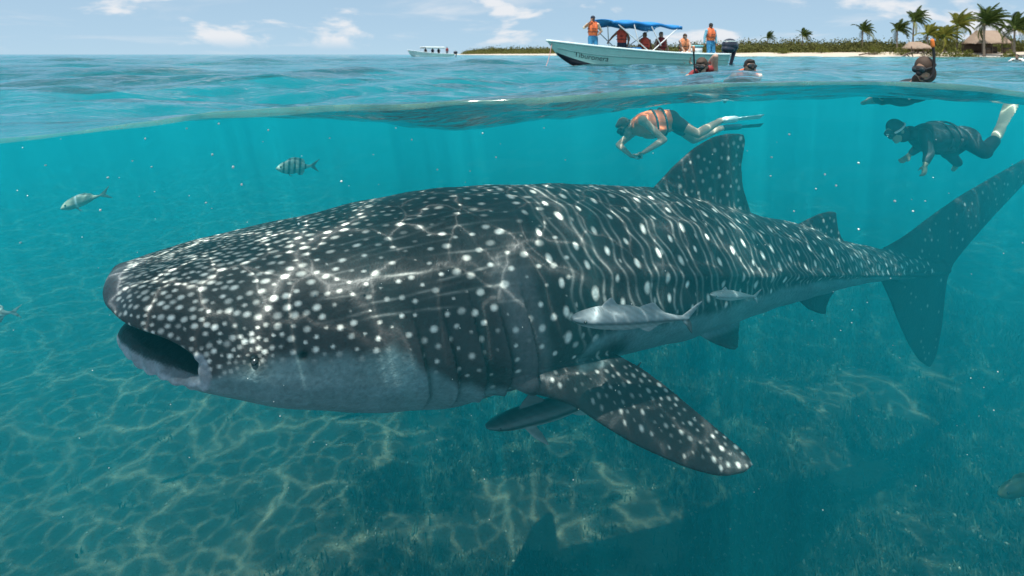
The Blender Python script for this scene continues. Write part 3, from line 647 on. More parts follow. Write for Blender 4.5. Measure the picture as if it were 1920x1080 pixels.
# ---------------------------------------------------------------- fish
M_fish = attr_mat('fish_skin', .38, .5, .002)
def fish(name, L, hprof, wprof, fins, colour, loc, heading, pitch=0.0, voxel=.005, label='', cat='fish', group=None, roll=0.0, bend=0.0):
    """hprof: (x, top, bottom) along the body from the nose; fins: (lead, trail, thickness) in the x/z plane, or with a y; all relative to L."""
    x = np.linspace(0, 1, 40) ; xs = [h[0] for h in hprof]; top = spline(xs, [h[1] for h in hprof], x); bot = spline(xs, [h[2] for h in hprof], x)
    wd = spline([w[0] for w in wprof], [w[1] for w in wprof], x); th = np.linspace(0, 2 * np.pi, 24, endpoint=False); m = 24
    c, r = (top + bot) / 2, np.maximum((top - bot) / 2, .003)
    V = np.stack([np.repeat(x[:, None], m, 1), wd[:, None] * np.cos(th)[None], c[:, None] + r[:, None] * np.sin(th)[None]], -1).reshape(-1, 3)
    V = np.concatenate([V, [V[:m].mean(0)], [V[-m:].mean(0)]]); j = np.arange(m); j2 = (j + 1) % m; n = 40
    Fq = np.concatenate([tri(grid_faces(n, m, True)), np.stack([np.full(m, n * m), j2, j], -1), np.stack([np.full(m, n * m + 1), (n - 1) * m + j, (n - 1) * m + j2], -1)])
    P = [(V * L, Fq)]
    for lead, trail, tk in fins:
        f3 = lambda Q_: [(q[0] * L, (q[2] if len(q) > 2 else 0) * L, q[1] * L) for q in Q_]
        P.append(fin(f3(lead), f3(trail), tk * L, tk * L * .7, 14, 8))
    V, Qd = fuse(P, voxel, 2); rgb = colour(V / L)
    V[:, 1] += bend * L * np.sin(np.clip(V[:, 0] / L, 0, 1.4) * 3.0)
    V[:, 0] -= L * .5
    root = mesh_obj(name, V, Qd, M_fish); colour_attr(root, rgb); root.location = loc
    # local +x runs from the nose to the tail; heading is the direction the nose points in
    h = np.asarray(heading, float); xax = -h / np.linalg.norm(h); up = np.array([0, math.sin(roll), math.cos(roll)]); yax = np.cross(up, xax); yax /= np.linalg.norm(yax); zax = np.cross(xax, yax)
    root.rotation_euler = Matrix(np.stack([xax, yax, zax], 1).tolist()).to_euler()
    ex, ez = .075, .5
    for sg in (1, -1):
        k = np.argmin(np.abs(x - fish.eye[0])); v, f = ball(fish.eye[2] * L, 12, 8)
        mesh_obj('eye', v + np.array([(x[k] - .5) * L, sg * wd[k] * L * fish.eye[3], (c[k] + r[k] * fish.eye[1]) * L]), f, M_eye, root)
    return tag(root, label, cat, group)
rf = np.random.default_rng(4)
# remora: long, flat-headed
rem_h = [(0, .010, -.012), (.04, .030, -.030), (.12, .055, -.052), (.25, .080, -.070), (.42, .088, -.078), (.6, .066, -.060), (.78, .038, -.034), (.92, .020, -.020), (1, .020, -.020)]
rem_w = [(0, .020), (.05, .050), (.15, .070), (.35, .072), (.6, .052), (.8, .025), (1, .008)]
rem_f = [([(.92, .01), (.98, .05), (1.06, .11), (1.10, .13)], [(1.0, -.005), (1.03, .03), (1.085, .10), (1.105, .128)], .016), ([(.92, -.01), (.98, -.05), (1.03, -.10), (1.05, -.115)], [(1.0, .005), (1.03, -.03), (1.05, -.09), (1.055, -.113)], .016),
         ([(.20, .05), (.24, .10), (.28, .135), (.30, .14)], [(.40, .07), (.35, .10), (.315, .13), (.305, .138)], .016), ([(.52, .06), (.58, .09), (.66, .11)], [(.80, .03), (.74, .06), (.68, .105)], .014), ([(.54, -.05), (.60, -.085), (.66, -.10)], [(.80, -.03), (.74, -.05), (.67, -.098)], .014),
         ([(.22, -.03, .05), (.27, -.08, .10), (.34, -.12, .13)], [(.30, -.03, .055), (.33, -.07, .09), (.35, -.115, .128)], .014), ([(.22, -.03, -.05), (.27, -.08, -.10), (.34, -.12, -.13)], [(.30, -.03, -.055), (.33, -.07, -.09), (.35, -.115, -.128)], .014)]
def rem_col(a, b, stripe, caud):
    def f(P):
        c = np.array(a) + (np.array(b) - np.array(a)) * smooth(-.005, -.03, P[:, 2])[:, None]
        st = np.exp(-((P[:, 2] + .012) / .012) ** 2) * (P[:, 0] < .95) * stripe; c = c * (1 - .75 * st)[:, None]
        c = c * (1 - .8 * (smooth(.96, 1.0, P[:, 0]) * (P[:, 2] < 0) * caud))[:, None]
        c = c * (1 - .5 * smooth(.012, .0, np.abs(P[:, 2] + .018)) * (P[:, 0] < .07))[:, None]
        c = c * (1 - .35 * smooth(.05, .065, P[:, 2]) * (P[:, 0] < .22) * (np.sin(P[:, 0] * 320) > 0))[:, None]
        return c * (.9 + .2 * np.sin(P[:, 0] * 40 + P[:, 2] * 90) ** 2)[:, None]
    return f
fish.eye = (.085, -.05, .011, .93)
def between(a, b): a, b = np.asarray(a), np.asarray(b); return (a + b) / 2, a - b, np.linalg.norm(a - b)
def shb(s_, u_, w_): return sh_world(np.array([[s_, u_, w_]]))[0]
c_, h_, l_ = between(at(1072, 598, 3.42), at(1292, 597, 3.78))
fish('remora', l_, rem_h, rem_w, rem_f[:5] + [([(.22, -.03, .05), (.27, -.06, .09), (.34, -.09, .115)], [(.30, -.03, .055), (.33, -.05, .085), (.35, -.085, .113)], .012)], rem_col((.16, .175, .185), (.20, .22, .22), .8, 1), c_, h_, label='pale grey remora with a dark lower tail swimming close along the shark\'s flank', cat='remora', group='remoras around the whale shark', bend=.012)
c_, h_, l_ = between(at(911, 800, 4.15), at(1180, 722, 4.55))
fish('remora', l_, [(a_, b_ * .78, c2_ * .78) for a_, b_, c2_ in rem_h], rem_w, rem_f, rem_col((.045, .06, .06), (.16, .20, .19), 1, 1), c_, h_, label='dark remora swimming beneath the belly behind the shark\'s pectoral fin', cat='remora', group='remoras around the whale shark', bend=-.02)
c_, h_, l_ = between(at(1332, 553, 4.20), at(1418, 556, 4.38))
fish('remora', l_, rem_h, rem_w, rem_f[:2] + rem_f[2:3], rem_col((.20, .22, .22), (.26, .28, .28), .4, 0), c_, h_, voxel=.003, label='small pale remora clinging to the flank above the pelvic fin', cat='remora', group='remoras around the whale shark')
# reef fish
reef_h = [(0, .01, -.02), (.06, .07, -.07), (.18, .16, -.14), (.38, .225, -.19), (.58, .185, -.165), (.76, .085, -.085), (.86, .045, -.045), (1, .045, -.045)]
reef_w = [(0, .02), (.1, .07), (.3, .095), (.55, .075), (.8, .03), (1, .010)]
reef_f = [([(.88, .02), (.97, .08), (1.10, .16), (1.17, .20)], [(1.02, -.01), (1.06, .04), (1.13, .14), (1.18, .195)], .02), ([(.88, -.02), (.97, -.08), (1.10, -.16), (1.15, -.19)], [(1.02, .01), (1.06, -.04), (1.12, -.13), (1.16, -.188)], .02),
          ([(.24, .15), (.34, .27), (.5, .285), (.66, .25), (.74, .2)], [(.3, .15), (.4, .19), (.55, .17), (.68, .13), (.78, .09)], .018), ([(.52, -.14), (.6, -.23), (.7, -.24)], [(.60, -.12), (.70, -.11), (.78, -.10)], .018),
          ([(.28, -.13, .05), (.36, -.25, .07), (.40, -.28, .07)], [(.36, -.13, .05), (.41, -.2, .06), (.42, -.27, .07)], .016), ([(.27, -.03, .08), (.36, -.06, .16), (.44, -.10, .19)], [(.30, -.08, .08), (.38, -.12, .14), (.44, -.12, .18)], .014)]
fish.eye = (.125, .30, .026, .86)
def sergeant(P):
    c = np.tile(np.array([.26, .30, .25]), (len(P), 1)); st = np.zeros(len(P))
    for x0, w_ in ((.20, .036), (.34, .042), (.49, .042), (.63, .04), (.78, .03)): st = np.maximum(st, smooth(w_, w_ * .55, np.abs(P[:, 0] - x0 - .05 * P[:, 2])))
    return c * (1 - .93 * np.maximum(st, smooth(.9, .98, P[:, 0]) * .8))[:, None]
c_, h_, l_ = between(at(517, 316, 7.6), at(588, 311, 7.8))
fish('striped_fish', l_, reef_h, reef_w, reef_f, sergeant, c_, h_, label='black and white banded fish swimming under the surface above the shark\'s head', cat='fish', voxel=.0055)
def palefish(P):
    c = np.array([.20, .22, .17]) * (1 + .15 * np.sin(P[:, 2] * 60))[:, None]; b = np.exp(-((P[:, 0] - .36 - .10 * np.abs(P[:, 2])) / .022) ** 2)
    return c + (np.array([.75, .78, .74]) - c) * b[:, None] * .8
c_, h_, l_ = between(at(113, 391, 6.4), at(196, 364, 6.6))
jack_h = [(0, .0, -.03), (.07, .08, -.08), (.2, .16, -.12), (.4, .20, -.13), (.6, .15, -.10), (.8, .05, -.04), (.9, .025, -.025), (1, .03, -.03)]
fish('silver_fish', l_, jack_h, reef_w, reef_f[:2] + reef_f[4:5] + [([(.30, .17), (.42, .22), (.6, .2), (.72, .14)], [(.34, .17), (.46, .17), (.62, .12), (.76, .06)], .016)], palefish, c_, h_, label='pale silver fish with a white bar diving ahead of the shark\'s snout', cat='fish', voxel=.0055)
def mottled(P): return np.array([.20, .26, .24]) * (1 + .5 * np.sin(P[:, 0] * 30 + 3 * np.sin(P[:, 2] * 25)))[:, None]
c_, h_, l_ = between(at(-62, 596, 4.6), at(28, 585, 4.7))
fish('mottled_fish', l_, reef_h, reef_w, reef_f, mottled, c_, h_, label='mottled fish with only its tail in view beside the shark\'s open mouth', cat='fish', voxel=.0055)
def yellowish(P): return np.array([.05, .055, .022]) * (1 + .3 * np.sin(P[:, 0] * 24))[:, None] * (1 - .5 * smooth(.0, -.1, P[:, 2]))[:, None]
c_, h_, l_ = between(at(1872, 927, 5.2), at(1958, 905, 5.3))
fish('yellow_fish', l_, jack_h, reef_w, reef_f, yellowish, c_, h_, label='dim olive yellow fish low over the seagrass at the frame edge', cat='fish', voxel=.0055)

# ---------------------------------------------------------------- people
M_body = attr_mat('human_skin', .5, .35)
MAT = {}
def cloth(key, col, rough=.75, var=.12):
    if key not in MAT: MAT[key] = principled(key, col, rough, bump=(40, .3, .01), var=var, vscale=12).m
    return MAT[key]
CL = dict(vest_orange=(.75, .16, .05), vest_red=(.55, .07, .04), vest_maroon=(.28, .035, .035), vest_pale=(.78, .27, .12), cream=(.62, .52, .38), blue=(.03, .20, .38), lightblue=(.16, .40, .52), navy=(.012, .025, .06), dark=(.016, .018, .024), grey=(.10, .11, .13), wetsuit=(.014, .018, .022), black=(.012, .012, .013), white=(.75, .75, .72), hair=(.018, .013, .010), brown=(.06, .035, .022), orange=(.85, .20, .03), glass=(.02, .03, .04))
def M(key): return cloth(key, CL[key])
def person(label, joints, skin=(.42, .24, .15), vest=None, shorts=None, shirt=None, hair='hair', mask=None, snorkel=None, cap=None, voxel=.012, group=None, fins=None, sleeves=1.0, hood=None, grip=.9, legs_cover=.55):
    """joints: world points; one continuous body, with clothing, hair and gear as its parts."""
    J = {k: np.asarray(v, float) for k, v in joints.items()}
    pel, che, nk, hd = J['pelvis'], J['chest'], J['neck'], J['head']
    upv = (che - pel) / np.linalg.norm(che - pel); lat = J['shl'] - J['shr']; lat = lat - upv * (lat @ upv); lat /= np.linalg.norm(lat); fw = np.cross(lat, upv) * 1.0
    fw = -fw if np.dot(fw, J.get('front', fw)) < 0 else fw
    ax = np.stack([lat, fw, upv])
    P = [ellip(pel, ax, (.165, .118, .13)), limb(pel, che, .135, .150, 18, .74, lat), ellip(che, ax, (.175, .122, .19)), limb(J['shl'], J['shr'], .062, .062), limb(che + upv * .1, nk, .09, .055), limb(nk, hd - (hd - nk) * .25, .054, .052)]
    hf = np.asarray(J['look'], float); hu = hd - nk; hf = hf / np.linalg.norm(hf); hu = J.get('headup', hu); hu = hu - hf * (hu @ hf); hu = hu / np.linalg.norm(hu); hl = np.cross(hu, hf); hax = np.stack([hl, hf, hu])
    def H(a, b, c): return hd + hl * a + hf * b + hu * c
    P += [ellip(H(0, -.012, .025), hax, (.074, .094, .098)), ellip(H(0, .022, -.055), hax, (.055, .068, .064)), limb(H(0, .088, .012), H(0, .106, -.022), .010, .016, 8), ellip(H(0, .082, -.062), hax, (.026, .014, .012)), ellip(H(0, .075, -.095), hax, (.026, .018, .018)), ellip(H(.076, -.01, -.005), hax, (.012, .022, .034)), ellip(H(-.076, -.01, -.005), hax, (.012, .022, .034)), ellip(H(0, .08, .035), hax, (.05, .014, .012))]
    tips = {}
    for sd_ in 'lr':
        sh, el, wr = J['sh' + sd_], J['el' + sd_], J['wr' + sd_]
        P += [limb(sh, el, .054, .042), limb(el, el + (wr - el) * .35, .043, .042), limb(el + (wr - el) * .3, wr, .042, .027)]
        d = (wr - el) / np.linalg.norm(wr - el); d = J.get('hand' + sd_, d); d = d / np.linalg.norm(d); side = np.cross(d, (sh - el) + np.array([.01, .02, .03])); side /= np.linalg.norm(side); pn = np.cross(side, d)
        P.append(limb(wr + d * .015, wr + d * .075, .034, .040, 12, .45, side))
        for q, (o_, ln) in enumerate(((-.030, .062), (-.010, .072), (.011, .068), (.030, .054))):
            a = wr + d * .085 + side * o_; b_ = a + (d * .9 + side * o_ * 3 + pn * .25 * grip) * ln * .5; c3 = b_ + (d * (1 - .5 * grip) + pn * .8 * grip) * ln * .5
            P += [limb(a - d * .02, b_, .0100, .0092, 8), limb(b_, c3, .0092, .0078, 8)]
        a = wr + d * .025 - side * .028; b_ = a + (d * .6 - side * .75 + pn * .3) * .04; P += [limb(a, b_, .013, .011, 8), limb(b_, b_ + (d * .85 - side * .15 + pn * .4) * .032, .011, .009, 8)]
        hp, kn, an, to = J['hip' + sd_], J['kn' + sd_], J['an' + sd_], J['to' + sd_]
        P += [limb(hp, kn, .088, .056), limb(kn, kn + (an - kn) * .35, .056, .058), limb(kn + (an - kn) * .3, an, .058, .036), limb(an, to, .040, .030, 12, .8), limb(an, an - (to - an) * .2, .037, .034)]
    V, Q = fuse(P, voxel, 3)
    c = np.tile(np.array(skin), (len(V), 1)) * (1 + .1 * np.sin(V[:, :1] * 37) * np.sin(V[:, 2:] * 29))
    def paint(pt, r, colr, k=1.0):
        m = k * smooth(r, r * .55, np.linalg.norm(V - pt, axis=1)); return c + (np.array(colr) - c) * m[:, None]
    for sx in (1, -1):
        c = paint(H(.031 * sx, .083, .018), .017, (.02, .015, .012)); c = paint(H(.031 * sx, .088, .045), .016, (.05, .03, .02), .7)
    c = paint(H(0, .094, -.062), .022, (.30, .10, .08), .8)
    root = mesh_obj('person', V, Q, M_body); colour_attr(root, c); tag(root, label, 'person', group)
    for sx in (1, -1):
        v, f = ball(.0105, 8, 6); mesh_obj('eye', v + H(.031 * sx, .083, .018), f, M_eye, root)
    if hair: child('hair', fuse([ellip(H(0, -.026, .044), hax, (.083, .094, .092)), ellip(H(0, -.055, -.01), hax, (.074, .06, .085)), ellip(H(0, .03, .095), hax, (.06, .055, .03))], .010, 2), M(hair), root)
    if hood: child('hood', fuse([ellip(H(0, -.02, .03), hax, (.088, .096, .105)), ellip(H(0, -.05, -.05), hax, (.078, .065, .10)), limb(nk - hu * .02, H(0, -.03, -.08), .078, .076)], .010, 2), M(hood), root)
    if cap: child('cap', fuse([ellip(H(0, -.012, .06), hax, (.086, .104, .074)), ellip(H(0, .11, .055), hax, (.06, .055, .010))], .008, 2), M(cap), root)
    if vest:
        parts_ = [limb(che - upv * .19, che + upv * .10, .185, .19, 22, .80, lat), limb(J['shl'] + upv * .0 - lat * .06, J['shl'] + upv * .045 - lat * .07, .075, .06), limb(J['shr'] + lat * .06, J['shr'] + upv * .045 + lat * .07, .075, .06)]
        for sx in (1, -1): parts_.append(ellip(che + lat * .085 * sx + fw * .125 - upv * .03, ax, (.075, .05, .17)))
        parts_.append(ellip(che - fw * .12, ax, (.13, .05, .19)))
        vo = child('life_vest', fuse(parts_, .014, 2), M(vest), root)
        for hz in (-.14, -.02):
            th = np.linspace(0, 2 * np.pi, 33); ring = np.array([che + upv * hz + lat * .206 * math.cos(a) + fw * .178 * math.sin(a) for a in th]); child('strap', tube_path(ring, .013, 6), M('dark'), vo)
    if shirt:
        sp = [limb(pel + upv * .02, che, .15, .165, 18, .76, lat), ellip(che, ax, (.187, .134, .195)), limb(J['shl'], J['shr'], .072, .072)]
        for sd_ in 'lr':
            sh, el, wr = J['sh' + sd_], J['el' + sd_], J['wr' + sd_]
            sp.append(limb(sh, sh + (el - sh) * min(1, sleeves * 2), .066, .054))
            if sleeves > .5: sp.append(limb(el, el + (wr - el) * (sleeves * 2 - 1) * .95, .054, .038))
        child('shirt', fuse(sp, .013, 2), M(shirt), root)
    if shorts:
        sp = [ellip(pel, ax, (.182, .136, .135))]
        for sd_ in 'lr':
            hp, kn, an = J['hip' + sd_], J['kn' + sd_], J['an' + sd_]; sp.append(limb(hp, hp + (kn - hp) * min(1, legs_cover / .55 * .8 if legs_cover < .7 else 1), .104, .084))
            if legs_cover > .7: sp.append(limb(kn, kn + (an - kn) * .9, .076, .062))
        child('trousers' if legs_cover > .7 else 'shorts', fuse(sp, .013, 2), M(shorts), root)
    if mask:
        mk = child('diving_mask', fuse([ellip(H(0, .075, .022), hax, (.072, .035, .043)), ellip(H(0, .098, -.01), hax, (.026, .026, .03))], .007, 2), M(mask), root)
        child('mask_lens', fuse([ellip(H(.033, .098, .024), hax, (.030, .014, .028)), ellip(H(-.033, .098, .024), hax, (.030, .014, .028))], .006, 1), principled('mask_glass', (.03, .045, .05), .08).m, mk)
        th = np.linspace(0, 2 * np.pi, 33); child('strap', tube_path([H(.090 * math.cos(a), -.01 + .112 * math.sin(a), .028) for a in th], .011, 6), M('white' if mask == 'wetsuit' else mask), mk)
    if snorkel:
        col_, sx, tipc = snorkel
        pts = [H(.01 * sx, .105, -.062), H(.06 * sx, .10, -.085), H(.098 * sx, .05, -.05), H(.105 * sx, .0, .06), H(.105 * sx, -.03, .17), H(.10 * sx, -.045, .265)]
        so = child('snorkel', tube_path(resample(pts, 26), .0125, 8), M(col_), root)
        if tipc: child('snorkel_tip', limb(H(.10 * sx, -.043, .24), H(.098 * sx, -.052, .295), .020, .018, 10), M(tipc), so)
    if fins:
        for sd_ in 'lr':
            an, to = J['an' + sd_], J['to' + sd_]
            if not fins[0 if sd_ == 'l' else 1]: continue
            d = (to - an) / np.linalg.norm(to - an); sv = lat
            child('swim_fin', fuse([limb(an + d * .05, to + d * .04, .058, .058, 14, .7, sv), fin([to - sv * .055, to - sv * .085 + d * .25, to - sv * .10 + d * .42], [to + sv * .055, to + sv * .085 + d * .25, to + sv * .10 + d * .42], .030, .022, 12, 8)], .010, 2), M(fins[0 if sd_ == 'l' else 1]), root)
    return root
def pose(base, yaw, kind='stand', scale=1.0, **ov):
    """Joint points in a local frame (x to the person's left, y backwards... front is -y), turned by yaw and set at base."""
    j = dict(pelvis=(0, 0, .94), chest=(0, 0, 1.26), neck=(0, .01, 1.46), head=(0, -.015, 1.60), shl=(.185, .01, 1.40), shr=(-.185, .01, 1.40), ell=(.26, .03, 1.13), elr=(-.26, .03, 1.13), wrl=(.25, -.10, .90), wrr=(-.25, -.10, .90),
             hipl=(.09, 0, .90), hipr=(-.09, 0, .90), knl=(.11, -.03, .49), knr=(-.11, -.03, .49), anl=(.12, .02, .08), anr=(-.12, .02, .08), tol=(.13, -.14, .035), tor=(-.13, -.14, .035))
    if kind == 'sit':
        dz = -.46
        for k in ('pelvis', 'chest', 'neck', 'head', 'shl', 'shr', 'ell', 'elr', 'hipl', 'hipr'): j[k] = (j[k][0], j[k][1], j[k][2] + dz)
        j.update(knl=(.13, -.42, .46), knr=(-.13, -.42, .46), anl=(.13, -.40, .08), anr=(-.13, -.40, .08), tol=(.14, -.56, .04), tor=(-.14, -.56, .04), wrl=(.16, -.32, .56), wrr=(-.16, -.32, .56))
    j['look'] = (0, -1, 0); j['front'] = (0, -1, 0)
    j.update(ov); c, s_ = math.cos(yaw), math.sin(yaw); out = {}
    for k, v in j.items():
        v = np.asarray(v, float); r = np.array([v[0] * c - v[1] * s_, v[0] * s_ + v[1] * c, v[2]])
        out[k] = r if (k in ('look', 'front', 'headup') or k.startswith('hand')) else r * scale + np.asarray(base, float)
    return out

# ---------------------------------------------------------------- the tour boat
def pxyz(px, Y, z): return np.array([(px - 960) / F * Y, Y, z])
def hull_shape(L, beam, sheer, ns=40):
    """Sections from stern (t = 0) to bow (t = 1): returns outer side function and the shell mesh."""
    t = np.linspace(0, 1, ns)
    def half(t): return beam / 2 * np.where(t < .45, .90 + .10 * (t / .45), np.maximum(1 - ((np.maximum(t, .45) - .45) / .55) ** 2.3, 0.0)) + .012
    def gz(t): return sheer[0] + (sheer[1] - sheer[0]) * np.clip(t, 0, 1) ** 2.2
    def kz(t): return -.28 + .55 * np.clip((t - .72) / .28, 0, 1) ** 2.0
    def xpos(t, v): return L * (t * (1 + 0 * v) - .075 * np.clip((t - .6) / .4, 0, 1) ** 1.6 * (1 - v))
    def pt(t, v, side=1):      # v = 0 keel ... 1 gunwale
        t, v = np.asarray(t, float), np.asarray(v, float); vv = np.clip(v, 0, 1)
        fl = np.where(vv < .35, (vv / .35) ** .8 * .80, .80 + .20 * ((vv - .35) / .65) ** (1.1))
        fl = fl * (1 - .25 * np.clip((t - .6) / .4, 0, 1) * (1 - vv))
        return np.stack([xpos(t, vv), side * half(t) * fl, kz(t) + (gz(t) - kz(t)) * np.where(vv < .35, vv * .62, .217 + (vv - .35) * .783 / .65)], -1)
    return pt, half, gz
def build_boat(origin, stern, bow, L, beam, sheer, mats, label, canopy, lettering=None, group=None, engine=True, bottom=None):
    o = thing('tour_boat', origin, label, 'boat', group)
    d = np.array(bow[:2]) - np.array(stern[:2]); o.rotation_euler = (0, 0, math.atan2(d[1], d[0]))
    pt, half, gz = hull_shape(L, beam, sheer); ns, nv = 44, 16
    t_, v_ = np.meshgrid(np.linspace(0, 1, ns), np.linspace(0, 1, nv), indexing='ij')
    A = pt(t_, v_, 1); Bm = pt(t_, v_, -1); ring = np.concatenate([A[:, ::-1], Bm[:, 1:]], 1); mV = ring.reshape(-1, 3); m = ring.shape[1]
    Fq = tri(grid_faces(ns, m)); st = [[i, i + 1, m - 1 - i] for i in range(m // 2)] + [[i + 1, m - 2 - i, m - 1 - i] for i in range(m // 2)]
    inner = ring * 1.0; inner[:, :, 1] *= np.clip(1 - .05 / np.maximum(half(t_[:, :1]), .06), .2, 1); inner[:, :, 2] = np.maximum(inner[:, :, 2] + .03, -.05); inner[:, :, 0] = inner[:, :, 0] * .985 + .05; N0 = len(mV)
    Fi = Fq[:, ::-1] + N0; rimF = []
    for col_ in (0, m - 1):
        for i in range(ns - 1): a, b = i * m + col_, (i + 1) * m + col_; rimF += [[a, b, b + N0], [a, b + N0, a + N0]]
    for i in range(m - 1): rimF += [[i, i + N0, i + 1 + N0], [i, i + 1 + N0, i + 1]]
    hull = mesh_obj('hull', np.concatenate([mV, inner.reshape(-1, 3)]), np.concatenate([Fq, Fi, np.array(rimF), np.array(st)]), mats['hull'], o, smooth=False)
    hull.data.polygons.foreach_set('use_smooth', np.r_[np.ones(len(Fq) * 2, bool), np.zeros(len(rimF) + len(st), bool)])
    for sd_ in (1, -1):
        g = pt(np.linspace(0, 1, 60), np.ones(60), sd_); g[:, 2] += .02; g[:, 1] += sd_ * .015; child('gunwale', tube_path(g, .045, 8), mats['rail'], o)
        g = pt(np.linspace(0, .97, 60), np.full(60, .74), sd_); g[:, 1] += sd_ * .006; child('rub_strake', tube_path(g, .022, 6), mats['strake'], o)
        if bottom is not None:
            tb, vb = np.meshgrid(np.linspace(.62, .995, 24), np.linspace(0, 1, 8), indexing='ij'); vb = vb * np.interp(tb, [.62, .80, .995], [.30, .42, .50]); gq = pt(tb, vb, sd_); gq[..., 1] += sd_ * .006; gq[..., 0] += .004
            child('bottom_paint', (gq.reshape(-1, 3), grid_faces(24, 8)), bottom, o)
    # floor, thwarts, foredeck
    xs = np.linspace(.02, .9, 20); fl = np.stack([np.stack([L * xs, half(xs) * .84, np.full(20, .02)], -1), np.stack([L * xs, -half(xs) * .84, np.full(20, .02)], -1)], 1).reshape(-1, 3)
    child('deck_floor', (fl, grid_faces(20, 2)), mats['inside'], o)
    xs = np.linspace(.72, .97, 16); fd = np.stack([np.stack([L * xs, half(xs) * .93, gz(xs) - .10], -1), np.stack([L * xs, 0 * xs, gz(xs) - .05], -1), np.stack([L * xs, -half(xs) * .93, gz(xs) - .10], -1)], 1).reshape(-1, 3)
    child('foredeck', (fd, grid_faces(16, 3)), mats['inside'], o)
    for x_ in (.18, .36, .52, .66): child('bench', box((L * x_, 0, .40 if x_ > .2 else .36), (.34, 2 * float(half(np.array(x_))) * .88, .06)), mats['inside'], o)
    if engine:
        e = child('outboard_motor', fuse([ellip((-.95, 0, .84), np.eye(3), (.40, .26, .27)), ellip((-.87, 0, .66), np.eye(3), (.35, .24, .20)), ellip((-1.13, 0, .78), np.eye(3), (.26, .22, .25))], .018, 4), mats['motor'], o)
        child('motor_stripe', fuse([ellip((-.95, 0, .98), np.eye(3), (.355, .245, .04))], .012, 1), mats['rail'], e)
        child('motor_leg', fuse([limb((-1.25, 0, .70), (-1.0, 0, -.04), .13, .08, 14, .6, (0, 1, 0)), limb((-.90, 0, .54), (-.10, 0, .34), .09, .08), limb((-.90, 0, -.14), (-1.2, 0, -.10), .05, .035), limb((-.98, 0, -.06), (-1.04, 0, -.36), .05, .02, 10, .4, (0, 1, 0)), ellip((-1.0, 0, .02), np.eye(3), (.16, .09, .018))], .013, 2), mats['motor'], e)
        bl = [ellip((-1.24, .075 * math.cos(a), -.10 + .075 * math.sin(a)), Matrix.Rotation(a, 3, 'X').transposed(), (.012, .07, .04), 10, 6) for a in (0, 2.09, 4.19)]
        child('propeller', join(bl), mats['motor'], e); child('motor_bracket', box((-.06, 0, .34), (.14, .26, .34)), mats['motor'], e)
    if canopy:
        x0, x1, z0, wd, sag, cm, pm, hard = canopy
        nx, ny = 28, 14; X, Yv = np.meshgrid(np.linspace(x0, x1, nx), np.linspace(-1, 1, ny), indexing='ij'); f = (X - x0) / (x1 - x0)
        Z = z0 + (.0 if hard else .10 * (1 - Yv ** 2) - .055 * np.sin(f * np.pi * 3) ** 2 + .05 * np.sin(f * np.pi) + sag * f) + .05 * hard * (1 - Yv ** 2)
        T_ = np.stack([X, Yv * wd / 2, Z], -1); Bt = T_.copy(); Bt[..., 2] -= .03 + .08 * hard; edge = np.abs(Yv) > .97
        Bt[..., 2] -= np.where(edge, .10 * (0 if hard else 1) + .16 * hard, 0)
        V_ = np.concatenate([T_.reshape(-1, 3), Bt.reshape(-1, 3)]); n_ = nx * ny; Ft = grid_faces(nx, ny); lp = np.r_[np.arange(ny), np.arange(1, nx) * ny + ny - 1, (nx - 1) * ny + np.arange(ny - 2, -1, -1), np.arange(nx - 2, 0, -1) * ny]; l2_ = np.roll(lp, -1)
        child('canopy', (V_, np.concatenate([Ft, Ft[:, ::-1] + n_, np.stack([lp, lp + n_, l2_ + n_, l2_], -1)])), cm, o)
        for sd_ in (1, -1):
            yb = sd_ * beam / 2 * .95; yt = sd_ * wd / 2 * .96; zb = float(gz(np.array(.45)))
            xm = (x0 + x1) / 2
            legs = [((xm, yb, zb), (x0 + .1, yt, z0)), ((xm, yb, zb), (x1 - .1, yt, z0 + sag * .9)), ((xm - .5, yb, zb + .28), (xm - .1 * L / 8, yt, z0 + .05)), ((xm + .55, yb, zb + .33), (xm + .7, yt, z0 + .05 + sag * .5))] if not hard else [((x, yb, zb), (x, yt, z0)) for x in (x0 + .15, xm, x1 - .15)]
            for a, b in legs: child('canopy_pole', limb(a, b, .022, .022, 8), pm, o)
    if lettering is not None:
        txt, t0_, t1_, v0, hgt, mat, sd_, size = lettering
        cu = bpy.data.curves.new('name_tmp', 'FONT'); cu.body = txt; cu.size = 1.0; cu.shear = .25; cu.resolution_u = 3; ob = bpy.data.objects.new('name_tmp', cu); COL.objects.link(ob)
        dg = bpy.context.evaluated_depsgraph_get(); dg.update(); me = bpy.data.meshes.new_from_object(ob.evaluated_get(dg))
        bm = bmesh.new(); bm.from_mesh(me); bmesh.ops.triangulate(bm, faces=bm.faces[:]); bmesh.ops.subdivide_edges(bm, edges=[e for e in bm.edges if e.calc_length() > .12], cuts=1)
        bmesh.ops.triangulate(bm, faces=bm.faces[:])
        P = np.array([v.co[:] for v in bm.verts]); Fz = np.array([[v.index for v in f.verts] for f in bm.faces]); bm.free(); bpy.data.objects.remove(ob); bpy.data.curves.remove(cu); bpy.data.meshes.remove(me)
        u = P[:, 0] / P[:, 0].max(); tt = t0_ + (t1_ - t0_) * u; vv = v0 + hgt * P[:, 1] + (0) * u
        G = pt(tt, vv, sd_); G[:, 1] += sd_ * .012; child('name_lettering', (G, Fz), mat, o, smooth=False)
    return o, pt, half, gz
boat_m = dict(hull=principled('boat_hull', (.58, .84, .74), .35, var=.08, vscale=2.5, coat=.3).m, rail=principled('boat_rail', (.66, .80, .78), .4).m, strake=principled('boat_strake', (.40, .62, .56), .4).m, inside=principled('boat_inside', (.62, .72, .70), .55, var=.08).m, motor=principled('motor_grey', (.030, .036, .055), .32).m)
